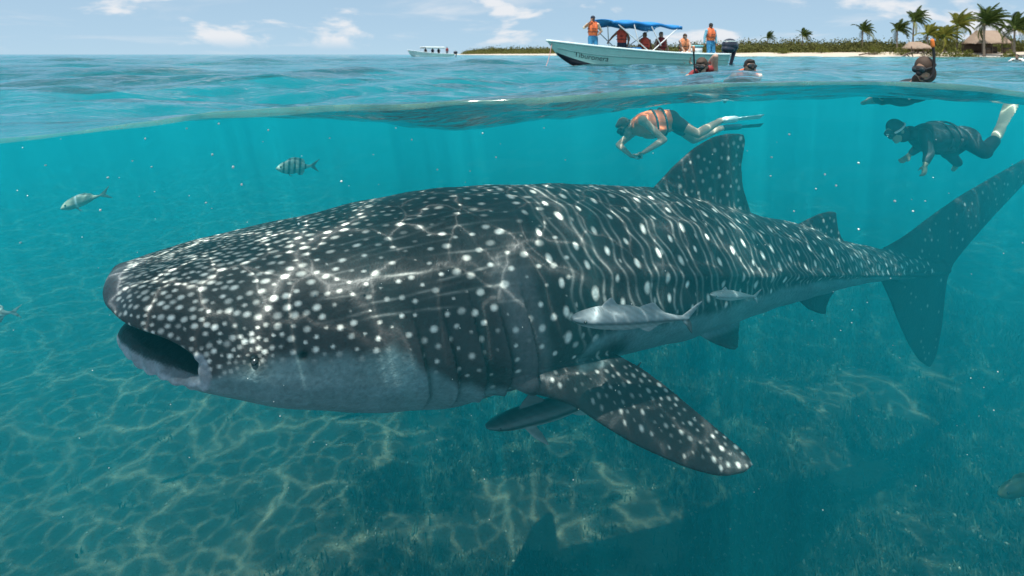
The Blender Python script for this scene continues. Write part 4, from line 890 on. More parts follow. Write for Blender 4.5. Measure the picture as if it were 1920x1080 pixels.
stern_p, bow_p = pxyz(1338, 24.2, 0), pxyz(1026, 20.6, 0)
BL = float(np.linalg.norm((bow_p - stern_p)[:2]))
sea_b = 0.0
boat, b_pt, b_half, b_gz = build_boat(stern_p + np.array([0, 0, sea_b]), stern_p, bow_p, BL, 2.0, (.40, .90), boat_m, 'pale green open tour boat with a blue canopy and people aboard',
    (BL * .31, BL * .72, 1.52, 1.7, .14, principled('canopy_blue', (.015, .22, .55), .6, bump=(3, .5, .05), var=.2, vscale=1.5).m, principled('pole_white', (.75, .76, .76), .35).m, 0),
    ('Tiburonera', .905, .735, .56, .25, principled('name_paint', (.015, .06, .06), .5).m, 1, 1), None, True, principled('antifouling', (.008, .016, .03), .5).m)
ca_, sa_ = math.cos(boat.rotation_euler.z), math.sin(boat.rotation_euler.z)
def ob(x, y, z): return np.array(boat.location) + np.array([x * ca_ - y * sa_, x * sa_ + y * ca_, z])
# lettering must face the camera side
def on_boat(px, zf, lateral=0.0):      # boat place seen at a given column of the frame
    best = min(np.linspace(.02, .98, 400), key=lambda t: abs(960 + F * ob(t * BL, lateral, 0)[0] / ob(t * BL, lateral, 0)[1] - px)); return ob(best * BL, lateral, zf)
GB = 'people aboard the tour boat'
skin_a, skin_b, skin_c, skin_d = (.30, .16, .10), (.40, .23, .15), (.22, .115, .07), (.52, .33, .24)
person('person in orange vest standing at the bow with a hand raised to the face', pose(on_boat(1112, .12), R(8), elr=(-.33, .02, 1.28), wrr=(-.13, -.14, 1.50), handr=(.4, -.1, .9), ell=(.34, .05, 1.16), wrl=(.19, -.08, 1.02), handl=(-.6, -.3, -.3), scale=1.02), skin_a, 'vest_orange', 'blue', 'cream', 'hair', group=GB, sleeves=.5, cap='navy')
person('person in red vest standing under the canopy front with an arm stretched to a pole', pose(on_boat(1166, -.02, .1), R(-14), head=(0, -.05, 1.58), elr=(-.36, -.06, 1.24), wrr=(-.52, -.14, 1.04), ell=(.30, .03, 1.15), scale=.92), skin_c, 'vest_red', 'navy', None, 'hair', group=GB, legs_cover=.9)
person('person in bright red vest seated under the middle of the canopy', pose(on_boat(1209, .02, .25), R(5), 'sit', scale=1.0), skin_c, 'vest_red', 'dark', None, 'hair', group=GB)
person('person in maroon vest with bushy hair and bare arms seated beside the canopy pole', pose(on_boat(1240, .02, .15), R(12), 'sit', scale=1.03, wrl=(.26, -.18, .40)), skin_d, 'vest_maroon', 'navy', None, 'brown', group=GB)
person('person in orange vest leaning forward on straight arms behind the canopy', pose(on_boat(1281, .02, .45), R(4), 'sit', chest=(0, -.10, .79), neck=(0, -.17, .97), head=(0, -.23, 1.09), shl=(.175, -.14, .93), shr=(-.175, -.14, .93), ell=(.19, -.30, .70), elr=(-.19, -.30, .70), wrl=(.07, -.42, .47), wrr=(-.07, -.42, .47), look=(0, -.9, -.3)), skin_d, 'vest_pale', 'white', None, 'brown', group=GB)
person('person in blue clothes and orange vest standing at the stern by the motor', pose(on_boat(1334, .02, .0), R(14), elr=(-.27, .02, 1.14), wrr=(-.31, .0, .88), ell=(.27, .04, 1.14), wrl=(.26, -.02, .88), scale=1.0, look=(-.5, -1, -.05)), skin_c, 'vest_orange', 'blue', 'lightblue', 'hair', group=GB, cap='dark', legs_cover=.9)
# loose things aboard
def loose(name, parts, loc, label, cat, group=None):
    r = thing(name, loc, label, cat, group); r.rotation_euler = boat.rotation_euler
    for nm, vf, mt in parts: child(nm, vf, mt, r)
    return r
M_w = principled('cooler_white', (.72, .74, .74), .4).m
loose('cooler', [('box', box((0, 0, .17), (.55, .36, .32)), M_w), ('lid', box((0, 0, .36), (.58, .39, .07)), principled('cooler_lid', (.20, .55, .60), .4).m), ('handle', tube_path([(-.2, -.2, .27), (-.16, -.24, .28), (.16, -.24, .28), (.2, -.2, .27)], .012, 6), M_w)], on_boat(1303, .40, .45), 'white cooler box with a turquoise lid near the stern', 'cooler')
loose('crate', [('panel', box((0, s_ * .16, .13), (.46, .02, .26)), principled('crate_blue', (.03, .25, .55), .5).m) for s_ in (1, -1)] + [('panel', box((s_ * .22, 0, .13), (.02, .30, .26)), MAT.get('x') or principled('crate_blue_end', (.03, .25, .55), .5).m) for s_ in (1, -1)] + [('bottom', box((0, 0, .015), (.44, .30, .03)), principled('crate_base', (.03, .2, .45), .5).m)], on_boat(1188, .43, .5), 'blue crate on the bench under the canopy', 'crate')
rp = [b_pt(.99, .95, 1)] ; r0 = ob(*b_pt(np.array(.985), np.array(.93), 1)); r1 = pxyz(1019, 20.0, -.12)
mesh_obj_v = tube_path([r0 * (1 - k) + r1 * k + np.array([0, 0, -.18 * math.sin(k * math.pi)]) for k in np.linspace(0, 1, 14)], .012, 6)
tag(mesh_obj('mooring_rope', mesh_obj_v[0], mesh_obj_v[1], principled('rope_pink', (.55, .30, .28), .8).m), 'thin pinkish rope hanging from the green boat\'s bow into the water', 'rope')
# the far boat
fs_, fb_ = pxyz(846, 104, 0), pxyz(764, 98, 0); FL = float(np.linalg.norm((fb_ - fs_)[:2]))
white_m = dict(hull=principled('far_hull', (.80, .86, .86), .35, coat=.3).m, rail=principled('far_rail', (.80, .84, .84), .4).m, strake=principled('far_strake', (.50, .64, .66), .4).m, inside=principled('far_inside', (.7, .74, .74), .5).m, motor=boat_m['motor'])
fboat, _, _, _ = build_boat(fs_ + np.array([0, 0, .0]), fs_, fb_, FL, 2.2, (.50, 1.15), white_m, 'small white tour boat with a white roof far off near the horizon', (FL * .22, FL * .66, 1.75, 2.0, 0, principled('roof_white', (.82, .84, .84), .4).m, principled('far_pole', (.7, .72, .72), .4).m, 1))
cf, sf = math.cos(fboat.rotation_euler.z), math.sin(fboat.rotation_euler.z)
GF = 'people aboard the far white boat'
for x_, lb, v_ in ((.60, 'dark clad person sitting under the white roof nearest the far boat\'s bow', 'dark'), (.44, 'dark clad person sitting under the middle of the white boat\'s roof', 'navy'), (.30, 'dark clad person sitting under the white roof towards the far boat\'s stern', 'dark')):
    person(lb, pose(np.array(fboat.location) + np.array([x_ * FL * cf, x_ * FL * sf, .28]), R(10), 'sit', scale=1.05), skin_c, v_, 'dark', None, 'hair', voxel=.022, group=GF)
person('person in reddish vest standing at the stern of the far white boat', pose(np.array(fboat.location) + np.array([.10 * FL * cf, .10 * FL * sf, .05]), R(20), scale=1.0), skin_c, 'vest_maroon', 'grey', None, 'hair', voxel=.022, group=GF)

# ---------------------------------------------------------------- swimmers
def prone(head, face, feet_dir, up=(0, 0, 1), look=None, arms=None, legs=None, scale=1.0, **kw):
    """A swimmer lying along feet_dir (unit vector from head to feet), chest facing -up."""
    head = np.asarray(head, float); d = np.asarray(feet_dir, float); d /= np.linalg.norm(d); u = np.asarray(up, float); u = u - d * (u @ d); u /= np.linalg.norm(u); la = np.cross(u, d)
    def W_(a, b, c): return head + (la * a + d * b + u * c) * scale
    j = dict(head=W_(0, 0, 0), neck=W_(0, .15, -.03), chest=W_(0, .36, -.06), pelvis=W_(0, .70, -.07), shl=W_(.185, .22, -.05), shr=W_(-.185, .22, -.05), ell=W_(.30, .10, -.24), elr=W_(-.30, .10, -.24), wrl=W_(.18, -.12, -.30), wrr=W_(-.18, -.12, -.30),
             hipl=W_(.09, .74, -.07), hipr=W_(-.09, .74, -.07), knl=W_(.12, 1.15, -.12), knr=W_(-.12, 1.15, -.02), anl=W_(.11, 1.56, -.06), anr=W_(-.11, 1.54, -.10), tol=W_(.12, 1.74, -.09), tor=W_(-.12, 1.72, -.13))
    j['look'] = -d * 1.0 if look is None else np.asarray(look, float); j['front'] = -u
    j['headup'] = u if look is None else (np.asarray(kw.get('headup', (0, 0, 1)), float))
    for k, v in (arms or {}).items(): j[k] = W_(*v)
    for k, v in (legs or {}).items(): j[k] = W_(*v)
    return j
def surf_at(px, Y): x = (px - 960) / F * Y; return np.array([x, Y, float(sea_z(np.array([x]), np.array([Y]), .06)[0])])
GS = 'snorkellers with their heads above the water'
s1 = surf_at(1316, 8.4); z1 = at(1316, 125, 8.4)
person('snorkeller in a dark mask with head bowed and a bare arm raised beside the head', prone(z1, None, (.20, .95, -.22), look=(-.55, -.75, -.40), arms=dict(chest=(0, .34, -.14), pelvis=(0, .66, -.20), shl=(.18, .20, -.14), shr=(-.19, .15, .0), elr=(-.20, .02, .16), wrr=(-.13, .20, .10), ell=(.22, .42, -.2), wrl=(.16, .62, -.25))), skin_d, 'vest_maroon', 'navy', None, 'brown', mask='black', snorkel=('dark', -1, 'vest_pale'), group=GS)
z2 = at(1407, 127, 8.6)
person('masked snorkeller in an orange vest facing the camera low in the water', prone(z2, None, (.05, .93, -.30), look=(-.05, -1, .05), arms=dict(chest=(0, .34, -.12), pelvis=(0, .66, -.18), shl=(.18, .20, -.08), shr=(-.18, .20, -.08), ell=(.24, .42, -.1), wrl=(.2, .66, -.12), elr=(-.24, .42, -.1), wrr=(-.2, .66, -.12))), skin_d, 'vest_orange', 'navy', None, 'hair', mask='black', group=GS)
z3 = at(1733, 130, 5.9)
person('snorkeller in a dark hood with an orange tipped snorkel', prone(z3, None, (.25, .95, -.12), look=(-.85, -.40, -.30), scale=.92, arms=dict(chest=(0, .36, -.22), pelvis=(0, .68, -.25), neck=(0, .12, -.09), shl=(.17, .22, -.22), shr=(-.17, .22, -.22), hipl=(.09, .72, -.25), hipr=(-.09, .72, -.25), knl=(.12, 1.1, -.28), knr=(-.12, 1.1, -.28), anl=(.11, 1.5, -.3), anr=(-.11, 1.5, -.3), tol=(.12, 1.68, -.32), tor=(-.12, 1.68, -.32), ell=(.22, .44, -.25), wrl=(.2, .68, -.28), elr=(-.22, .44, -.25), wrr=(-.2, .68, -.28))), skin_b, None, 'dark', 'wetsuit', None, mask='black', snorkel=('black', 1, 'orange'), hood='brown', group=GS)
z4 = at(1907, 107, 30)
person('distant swimmer with a dark head and white shirt near the beach', prone(z4 + np.array([0, 0, .02]), None, (.6, .6, -.5), look=(-.8, -.5, 0)), skin_b, None, 'dark', 'white', 'hair', voxel=.02, group=GS)
# two swimmers under the surface
h5 = at(1172, 240, 7.4)
def rel(px, py, Y): return at(px, py, Y)
J5 = prone(h5, None, (1, .10, .03), up=(0, .25, 1), look=(-.62, -.45, -.66), headup=(-.6, 0, .75))
J5.update(neck=rel(1192, 228, 7.4), chest=rel(1222, 232, 7.4), pelvis=rel(1256, 226, 7.42), shl=rel(1206, 226, 7.22), shr=rel(1190, 246, 7.62), ell=rel(1245, 262, 7.15), wrl=rel(1207, 286, 7.1), elr=rel(1160, 272, 7.7), wrr=rel(1184, 293, 7.5),
          hipl=rel(1266, 229, 7.33), hipr=rel(1264, 232, 7.52), knl=rel(1308, 251, 7.2), anl=rel(1352, 226, 7.3), tol=rel(1372, 224, 7.32), knr=rel(1300, 262, 7.75), anr=rel(1354, 240, 7.95), tor=rel(1380, 238, 8.0), handl=(-.9, 0, -.35), handr=(.7, -.3, -.2))
GU = 'swimmers under the surface'
person('swimmer in an orange vest and dark shorts reaching both arms down below the surface', J5, skin_d, 'vest_orange', 'dark', None, 'brown', mask='black', voxel=.011, group=GU, fins=('white', 'navy'), legs_cover=.26)
cam_b = rel(1198, 293, 7.15)
r = thing('camera', cam_b, 'small white camera held by the swimmer in the orange vest', 'camera')
child('body', box((0, 0, 0), (.09, .045, .06)), M('white'), r); child('lens', limb((0, -.02, 0), (0, -.045, 0), .02, .018, 10), M('black'), r)
h6 = at(1680, 246, 6.3)
J6 = prone(h6, None, (1, .12, -.05), up=(0, .15, 1), look=(-.8, -.2, -.55), headup=(-.5, 0, .8))
J6.update(neck=rel(1706, 246, 6.35), chest=rel(1752, 258, 6.4), pelvis=rel(1806, 258, 6.5), shl=rel(1733, 252, 6.2), shr=rel(1728, 250, 6.6), ell=rel(1742, 288, 6.15), wrl=rel(1735, 308, 6.1), elr=rel(1722, 276, 6.75), wrr=rel(1706, 290, 6.8),
          hipl=rel(1812, 262, 6.42), hipr=rel(1812, 258, 6.6), knl=rel(1845, 284, 6.35), anl=rel(1866, 262, 6.4), tol=rel(1873, 247, 6.42), knr=rel(1778, 286, 6.75), anr=rel(1796, 306, 7.2), tor=rel(1788, 318, 7.25), handl=(-.1, 0, -1))
person('swimmer in a dark wetsuit with arms hanging and one pale fin behind', J6, (.30, .27, .18), 'wetsuit', 'wetsuit', 'wetsuit', None, mask='wetsuit', voxel=.011, group=GU, hood='wetsuit', fins=('cream', None), sleeves=.9, legs_cover=.9)
# ---------------------------------------------------------------- the shore: sand, scrub, palms, palapas
coast = np.array([(-190, 1500), (-62, 640), (-30, 430), (8, 265), (24, 205), (36, 165), (44, 132), (53, 108), (63, 92), (76, 82), (98, 72), (150, 62), (260, 60)], float)
def coast_dist(x, y):
    """signed metres inland of the waterline (positive on the island)."""
    P = np.stack([x, y], -1); best = np.full(x.shape, 1e9); sg = np.ones(x.shape)
    for a, b in zip(coast[:-1], coast[1:]):
        d = b - a; t = np.clip(((P - a) @ d) / (d @ d), 0, 1); q = P - (a + t[..., None] * d); r = np.linalg.norm(q, axis=-1); c = d[0] * q[..., 1] - d[1] * q[..., 0]
        m = r < best; best = np.where(m, r, best); sg = np.where(m, np.sign(c), sg)
    return best * sg
_cd = np.linspace(0, 1, 260); seg = np.r_[0, np.cumsum(np.linalg.norm(np.diff(coast, axis=0), axis=1))]
# strips across the shore, from just under the water inland
cl = np.concatenate([np.linspace(seg[i], seg[i + 1], 26, endpoint=False) for i in range(len(seg) - 1)] + [[seg[-1]]])
C2 = np.stack([np.interp(cl, seg, coast[:, 0]), np.interp(cl, seg, coast[:, 1])], -1)
for _ in range(6): C2[1:-1] = .25 * C2[:-2] + .5 * C2[1:-1] + .25 * C2[2:]
Tn = np.gradient(C2, axis=0); Tn /= np.linalg.norm(Tn, axis=1, keepdims=True); Nn = np.stack([-Tn[:, 1], Tn[:, 0]], -1)
prof_d = np.array([-90, -30, -10, -4, -1.5, 0, 1.2, 3, 5.5, 8.5, 12, 17, 24, 40, 80, 160]); prof_z = np.array([-6.5, -3.2, -1.2, -.42, -.14, -.02, .10, .26, .46, .66, .80, .95, 1.1, 1.3, 1.4, 1.0])
def land_h(d, x, y): return np.interp(d, prof_d, prof_z) + smooth(.5, 6, d) * .10 * (fbm(x * .35, y * .35, 3) - .5) * 2 + smooth(9, 18, d) * .35 * (fbm(x * .08 + 3, y * .08, 3) - .4)
GX = C2[:, None, 0] + Nn[:, None, 0] * prof_d[None]; GY = C2[:, None, 1] + Nn[:, None, 1] * prof_d[None]
GY = np.maximum(GY, 40)
GZ = land_h(prof_d[None] * np.ones((len(C2), 1)), GX, GY)
t = material('beach_sand'); pos = t.n('ShaderNodeNewGeometry').outputs['Position']
n1 = t.noise(pos, .5, 6, .6); n2 = t.noise(pos, 4.0, 4, .6); zz = t.n('ShaderNodeSeparateXYZ', i_0=pos).outputs[2]
c = t.mix(n1.outputs[0], (.46, .38, .29), (.62, .54, .44)); c = t.mix(t.mapr(n2.outputs[0], .5, .75, 0, .35), c, (.33, .26, .19)); c = t.mix(t.mapr(zz, .02, .22, .55, 0), c, (.42, .36, .28))
p = t.n('ShaderNodeBsdfPrincipled', i_0=c, i_Roughness=.95); t.put(p.inputs['Normal'], t.n('ShaderNodeBump', i_Height=n2.outputs[0], i_Strength=.6, i_Distance=.08).outputs[0]); t.put(t.out.inputs[0], p)
beach = mesh_obj('beach', np.stack([GX, GY, GZ], -1).reshape(-1, 3), grid_faces(*GX.shape)[:, ::-1], t.m, kind='structure')
def ground(x, y):
    x, y = np.atleast_1d(np.asarray(x, float)), np.atleast_1d(np.asarray(y, float)); return land_h(coast_dist(x, y), x, y)
# surf line: a thin band of foam along the sand
sw = np.array([-.9, -.35, .15, .55]); SX = C2[:, None, 0] + Nn[:, None, 0] * (sw[None] + .35 * np.sin(cl * .9)[:, None] + .2 * np.sin(cl * 2.3)[:, None]); SY = C2[:, None, 1] + Nn[:, None, 1] * (sw[None] + .35 * np.sin(cl * .9)[:, None])
t = material('foam'); nf = t.noise(t.n('ShaderNodeNewGeometry').outputs['Position'], 2.5, 5, .7)
t.put(t.out.inputs[0], t.n('ShaderNodeMixShader', i_0=t.mapr(nf.outputs[0], .38, .55), i_1=t.n('ShaderNodeBsdfTransparent'), i_2=t.n('ShaderNodeBsdfDiffuse', i_0=(.75, .77, .77, 1))))
mesh_obj('surf_foam', np.stack([SX, SY, np.maximum(sea_z(SX, SY, .8) + .02, .02) + .05 * np.array([0, .5, 1, .6])[None]], -1).reshape(-1, 3), grid_faces(*SX.shape)[:, ::-1], t.m, kind='stuff')
rl = np.random.default_rng(33)
def leaf_cloud(cx, cy, cz, rx, ry, rz, n, size):
    """n leaf-sized faces spread through an uneven dome."""
    v = rl.normal(size=(n, 3)); v /= np.linalg.norm(v, axis=1, keepdims=True); v[:, 2] = np.abs(v[:, 2]); r = rl.random(n) ** .42
    lump = .78 + .3 * np.sin(v[:, 0] * 4 + cx) * np.sin(v[:, 1] * 5 + cy) + .15 * np.sin(v[:, 2] * 9 + cx)
    P = np.stack([cx + v[:, 0] * r * rx * lump, cy + v[:, 1] * r * ry * lump, cz + v[:, 2] * r * rz * lump], -1)
    a = rl.normal(size=(n, 3)); a /= np.linalg.norm(a, axis=1, keepdims=True); b = np.cross(a, rl.normal(size=(n, 3))); b /= np.linalg.norm(b, axis=1, keepdims=True); s_ = size * rl.uniform(.6, 1.4, (n, 1))
    return np.stack([P + a * s_, P + b * s_ * .55, P - a * s_, P - b * s_ * .55], 1).reshape(-1, 3)
def quads(n): return np.arange(n * 4).reshape(-1, 4)
def leaf_mat(name, c1, c2, c3):
    t = material(name); g = t.n('ShaderNodeNewGeometry'); rnd = g.outputs['Random Per Island']; ns = t.noise(g.outputs['Position'], .35, 4, .6)
    c = t.mix(rnd, c1, c2); c = t.mix(t.mapr(ns.outputs[0], .42, .62), c, c3)
    t.put(t.out.inputs[0], t.n('ShaderNodeMixShader', i_0=.22, i_1=t.n('ShaderNodeBsdfDiffuse', i_0=c), i_2=t.n('ShaderNodeBsdfTranslucent', i_0=c))); return t.m
M_scrub = leaf_mat('scrub_leaves', (.075, .095, .030), (.17, .165, .06), (.12, .12, .042))
M_shrub = leaf_mat('shrub_leaves', (.08, .105, .025), (.20, .19, .045), (.13, .14, .035))
# the scrub behind the beach reads as one mass
LV = []
s_pos = np.concatenate([np.linspace(seg[1], seg[4], 120), np.linspace(seg[4], seg[8], 170), np.linspace(seg[8], seg[11], 190)])
for sp_ in s_pos:
    k = np.argmin(np.abs(cl - sp_))
    for row in range(3):
        d = 15 + row * 5.5 + rl.uniform(-2, 2.5); q = C2[k] + Nn[k] * d + Tn[k] * rl.uniform(-1, 1); dist = np.linalg.norm(q)
        far = np.clip(dist / 110, 1, 5); hgt = rl.uniform(1.3, 2.6) * (1 + .18 * row) * (1 + .25 * (far - 1)) * (.65 + .7 * fbm(q[:1] * .05, q[1:] * .05, 2)[0])
        wdt = rl.uniform(1.6, 2.8) * far ** 1.1; n = int(260 / far ** .3)
        LV.append(leaf_cloud(q[0], q[1], float(ground(q[0], q[1])[0]) - .15, wdt, wdt, hgt, n, .17 * far ** .8))
LV = np.concatenate(LV); mesh_obj('scrub_vegetation', LV, quads(len(LV) // 4), M_scrub, smooth=False, kind='stuff')
# coconut palms bent by the wind
M_trunk = principled('palm_bark', (.16, .13, .10), .9, bump=(9, .6, .05), var=.3, vscale=5).m
M_frond = leaf_mat('palm_frond', (.040, .068, .020), (.105, .135, .038), (.07, .10, .026))
M_frondy = leaf_mat('palm_frond_yellow', (.15, .16, .030), (.30, .27, .06), (.20, .20, .04))
def frond_mesh(name, L, sag, nleaf, mat, seed):
    r_ = np.random.default_rng(seed); t_ = np.linspace(0, 1, nleaf); V, Fs = [], []
    def rach(t): return np.stack([L * (t - .10 * t ** 3 * sag), 0 * t, L * (.34 * t - (.34 + .40 * sag) * t ** 2.1)], -1)
    rv, rff = tube_path(rach(np.linspace(0, 1, 9)), np.linspace(.032, .008, 9) * L / 2.4, 4); V.append(rv); Fs.append(rff); n = len(rv)
    for i, t0 in enumerate(t_[2:]):
        p = rach(np.array([t0]))[0]; ln = L * .30 * math.sin(math.pi * min(1, .12 + .86 * t0)) ** .7 * r_.uniform(.8, 1.1)
        for sd_ in (1, -1):
            d = np.array([.62, sd_ * .85, -.22 - .25 * r_.random()]); d /= np.linalg.norm(d); w_ = np.array([.044, 0, .014]) * L / 2.4
            tip = p + d * ln + np.array([0, 0, -.26 * ln]); mid_ = p + d * ln * .5 + np.array([0, 0, -.02])
            V.append(np.stack([p - w_ * .6, p + w_ * .6, mid_ + w_, mid_ - w_, tip])); Fs.append(np.array([[0, 1, 2], [0, 2, 3], [3, 2, 4]]) + n); n += 5
    me = bpy.data.meshes.new(name); VV = np.concatenate(V); FF = np.concatenate(Fs); me.from_pydata(VV.tolist(), [], FF.tolist()); me.materials.append(mat); me.update(); return me
FM = {m: [frond_mesh('frond', 2.4, sg, 26, mt, 50 + i) for i, sg in enumerate((.35, .75, 1.2, 1.7))] for m, mt in (('g', M_frond), ('y', M_frondy))}
def palm(px, Y, top_py, label, size=1.0, lean=.1, kind='g', nfr=26, wind=1.15, group='coconut palms along the beach', trunk_r=.13):
    x = (px - 960) / F * Y; top = CZ - (top_py - 102) / F * Y; g0 = float(ground(x, Y)[0]); H = top - g0 - 1.3 * size
    o = thing('palm_tree', (x - lean * H, Y, g0 - .1), label, 'palm tree', group); k = np.linspace(0, 1, 15)
    P = np.stack([lean * H * k ** 1.5, .04 * H * np.sin(k * 2), H * k + 0 * k], -1); rad = trunk_r * size ** .5 * (1.25 - .55 * k) * (1 + .06 * np.sin(k * 60)); rad[0] *= 1.5
    child('trunk', tube_path(P, rad, 9), M_trunk, o)
    ct = P[-1]; child('crown_heart', fuse([ellip(ct + [0, 0, .05], np.eye(3), (.20 * size, .20 * size, .32 * size))], .05, 1), M_frond, o)
    for q in range(3 if kind == 'g' else 0):
        v, f = ball(.12 * size, 8, 6); a = q * 2.1 + px; child('coconut', (v + ct + np.array([.24 * math.cos(a), .24 * math.sin(a), -.12]) * size, f), MAT.setdefault('nut', principled('coconut', (.10, .085, .03), .6).m), o)
    r_ = np.random.default_rng(int(px))
    for q in range(nfr):
        az = q * 2.39996 + r_.normal(0, .15); el = R(np.interp(q / nfr, [0, .5, 1], [72, 30, -28])) + r_.normal(0, .1)
        d = np.array([math.cos(az) * math.cos(el), math.sin(az) * math.cos(el), math.sin(el)])
        d = d + np.array([wind * (.45 + .35 * max(0, -d[0])), .0, .10 * wind]); d /= np.linalg.norm(d)
        me = FM['y' if (kind == 'y' and r_.random() < .75) or (kind == 'g' and el < -.25 and r_.random() < .3) else 'g'][min(3, int(q / nfr * 3 + r_.random()))]
        fo = bpy.data.objects.new('frond', me); COL.objects.link(fo); fo.parent = o; fo.location = ct + d * .08
        xx = d; up = np.array([0, 0, 1.]) ; yy_ = np.cross(up, xx); yy_ /= np.linalg.norm(yy_) + 1e-9; zz_ = np.cross(xx, yy_); s_ = size * r_.uniform(.84, 1.14)
        Mx = Matrix(np.stack([xx, yy_, zz_], 1).tolist()) @ Matrix.Rotation(r_.normal(0, .35), 3, 'X'); fo.rotation_euler = Mx.to_euler(); fo.scale = (s_, s_, s_)
    return o
palm(1440, 140, 62, 'small dark palm alone above the low scrub beside the motor', .75, .05, nfr=21)
palm(1506, 132, 57, 'small dark palm standing over the scrub nearer the open beach', .85, .04, nfr=22)
palm(1619, 112, 45, 'slender palm with thin fronds standing clear of the scrub', .95, .05, nfr=23)
palm(1684, 104, 43, 'palm with a drooping crown beside the tallest slender trunk', .95, .03, nfr=24)
palm(1716, 100, 23, 'tall slender palm with bare trunk and windswept crown against the sky', 1.05, .06, nfr=26)
palm(1741, 96, 50, 'yellowish young palm crowded beside the tall slender palm', .95, .02, 'y', 24)
palm(1772, 94, 52, 'bushy yellow palm over the scrub behind the orange snorkel tip', 1.0, .02, 'y', 26)
palm(1797, 95, 30, 'palm with a dark top and yellowing lower fronds left of the thatched hut', 1.15, .03, 'y', 28)
palm(1849, 87, 22, 'large windswept palm spreading its fronds over the thatched roof', 1.30, .05, nfr=31)
palm(1905, 84, 32, 'leafy palm at the frame edge beyond the thatched hut', 1.25, .04, nfr=31)
palm(1760, 104, 58, 'short green palm half hidden behind the yellow palms', .9, .03, nfr=23)
def shrub(px, Y, w_, h_, label):
    x = (px - 960) / F * Y; g0 = float(ground(x, Y)[0]); o = thing('shrub', (x, Y, g0), label, 'shrub', 'leafy shrubs at the top of the beach')
    V = leaf_cloud(0, 0, .1, w_, w_ * .8, h_, 700, .10); child('foliage', (V, quads(len(V) // 4)), M_shrub, o, False)
    child('stem', join([limb((0, 0, -.1), (.3 * math.cos(a) * w_, .3 * math.sin(a) * w_, h_ * .6), .05, .02, 6) for a in (0.3, 1.6, 2.9, 4.2, 5.4)]), M_trunk, o)
for a in ((1468, 118, 1.9, 1.3, 'low shrub on the sand edge under the two small dark palms'), (1540, 112, 2.2, 1.5, 'broad olive shrub between the small palm and the slender palm'), (1640, 100, 2.0, 1.5, 'shrub beside the foot of the slender palm'), (1690, 95, 1.9, 1.6, 'shrub growing by the small thatched shelter'), (1752, 90, 1.9, 1.6, 'yellow green shrub directly behind the orange snorkel tip'), (1790, 88, 2.0, 1.5, 'shrub in front of the dark topped yellow palm'), (1816, 86, 1.5, 1.2, 'shrub at the corner of the thatched hut'), (1893, 82, 1.5, 1.3, 'shrub in the shade beyond the thatched hut')): shrub(*a)
# thatched huts
t = material('thatch'); oc = t.n('ShaderNodeTexCoord').outputs['Object']; st_ = t.noise(t.vmath('MULTIPLY', oc, (1, 1, .25)), 9.0, 5, .7); n2 = t.noise(oc, 1.2, 4, .6)
c = t.mix(st_.outputs[0], (.22, .155, .11), (.50, .38, .29)); c = t.mix(t.mapr(n2.outputs[0], .4, .7, 0, .5), c, (.30, .20, .15))
p = t.n('ShaderNodeBsdfPrincipled', i_0=c, i_Roughness=.95); t.put(p.inputs['Normal'], t.n('ShaderNodeBump', i_Height=st_.outputs[0], i_Strength=1, i_Distance=.12).outputs[0]); t.put(t.out.inputs[0], p); M_thatch = t.m
M_post = principled('hut_post', (.10, .075, .055), .85, var=.3).m; M_dim = principled('hut_wall', (.12, .085, .06), .9, var=.35, vscale=4).m
def hut(px, Y, w_, dpt, eave, peak, label, walls=True):
    x = (px - 960) / F * Y; g0 = float(ground(x, Y)[0]); o = thing('thatched_hut', (x, Y, g0), label, 'hut')
    n, rows = 56, 9; th = np.linspace(0, 2 * np.pi, n, endpoint=False); V = []
    for side_, dz in ((0, 0), (1, -.16)):
        for i in range(rows):
            k = i / (rows - 1); rx = w_ / 2 * (k * .98 + .02) ; ry = dpt / 2 * (k * .98 + .02); sq = 3.2; cx_, sy_ = np.cos(th), np.sin(th)
            jag = (1 + .025 * rl.normal(size=n)) if i == rows - 1 else 1; ridge = .28 * w_ * (1 - k)
            V.append(np.stack([(np.sign(cx_) * np.abs(cx_) ** (2 / sq) * rx + np.sign(cx_) * ridge * np.minimum(1, np.abs(cx_) * 3)) * jag, np.sign(sy_) * np.abs(sy_) ** (2 / sq) * ry * jag, np.full(n, eave + (peak - eave) * (1 - k) ** .92 + dz * (k * .8 + .2)) + (.05 * rl.normal(size=n) if i == rows - 1 else 0)], -1))
    V = np.concatenate(V); f1 = grid_faces(rows, n, True); f2 = f1[:, ::-1] + rows * n; j = np.arange(n); j2 = (j + 1) % n; e = (rows - 1) * n
    child('roof', (V, np.concatenate([f1, f2, np.stack([e + j, e + j2, e + j2 + rows * n, e + j + rows * n], -1), np.stack([j2, j, j + rows * n, j2 + rows * n], -1)])), M_thatch, o)
    for sx in (-1, -.33, .33, 1):
        for sy in (-1, 1): child('post', limb((sx * w_ * .40, sy * dpt * .40, -.3), (sx * w_ * .40, sy * dpt * .40, eave + .25), .10, .085, 8), M_post, o)
    if walls:
        child('back_wall', box((0, dpt * .36, eave * .5), (w_ * .78, .12, eave)), M_dim, o, False)
        for sx in (-.26, .30): child('half_wall', box((sx * w_, -dpt * .38, .45), (w_ * .24, .10, .9)), M_dim, o, False)
        child('counter', box((.02 * w_, -dpt * .2, .55), (w_ * .22, .5, 1.0)), M_post, o, False)
    return o
hut(1850, 92, 5.8, 5.0, 1.65, 3.7, 'large thatched palapa hut with open front under the big palm')
hut(1716, 97, 3.6, 3.0, .9, 2.0, 'small low thatched shelter among the shrubs', False)
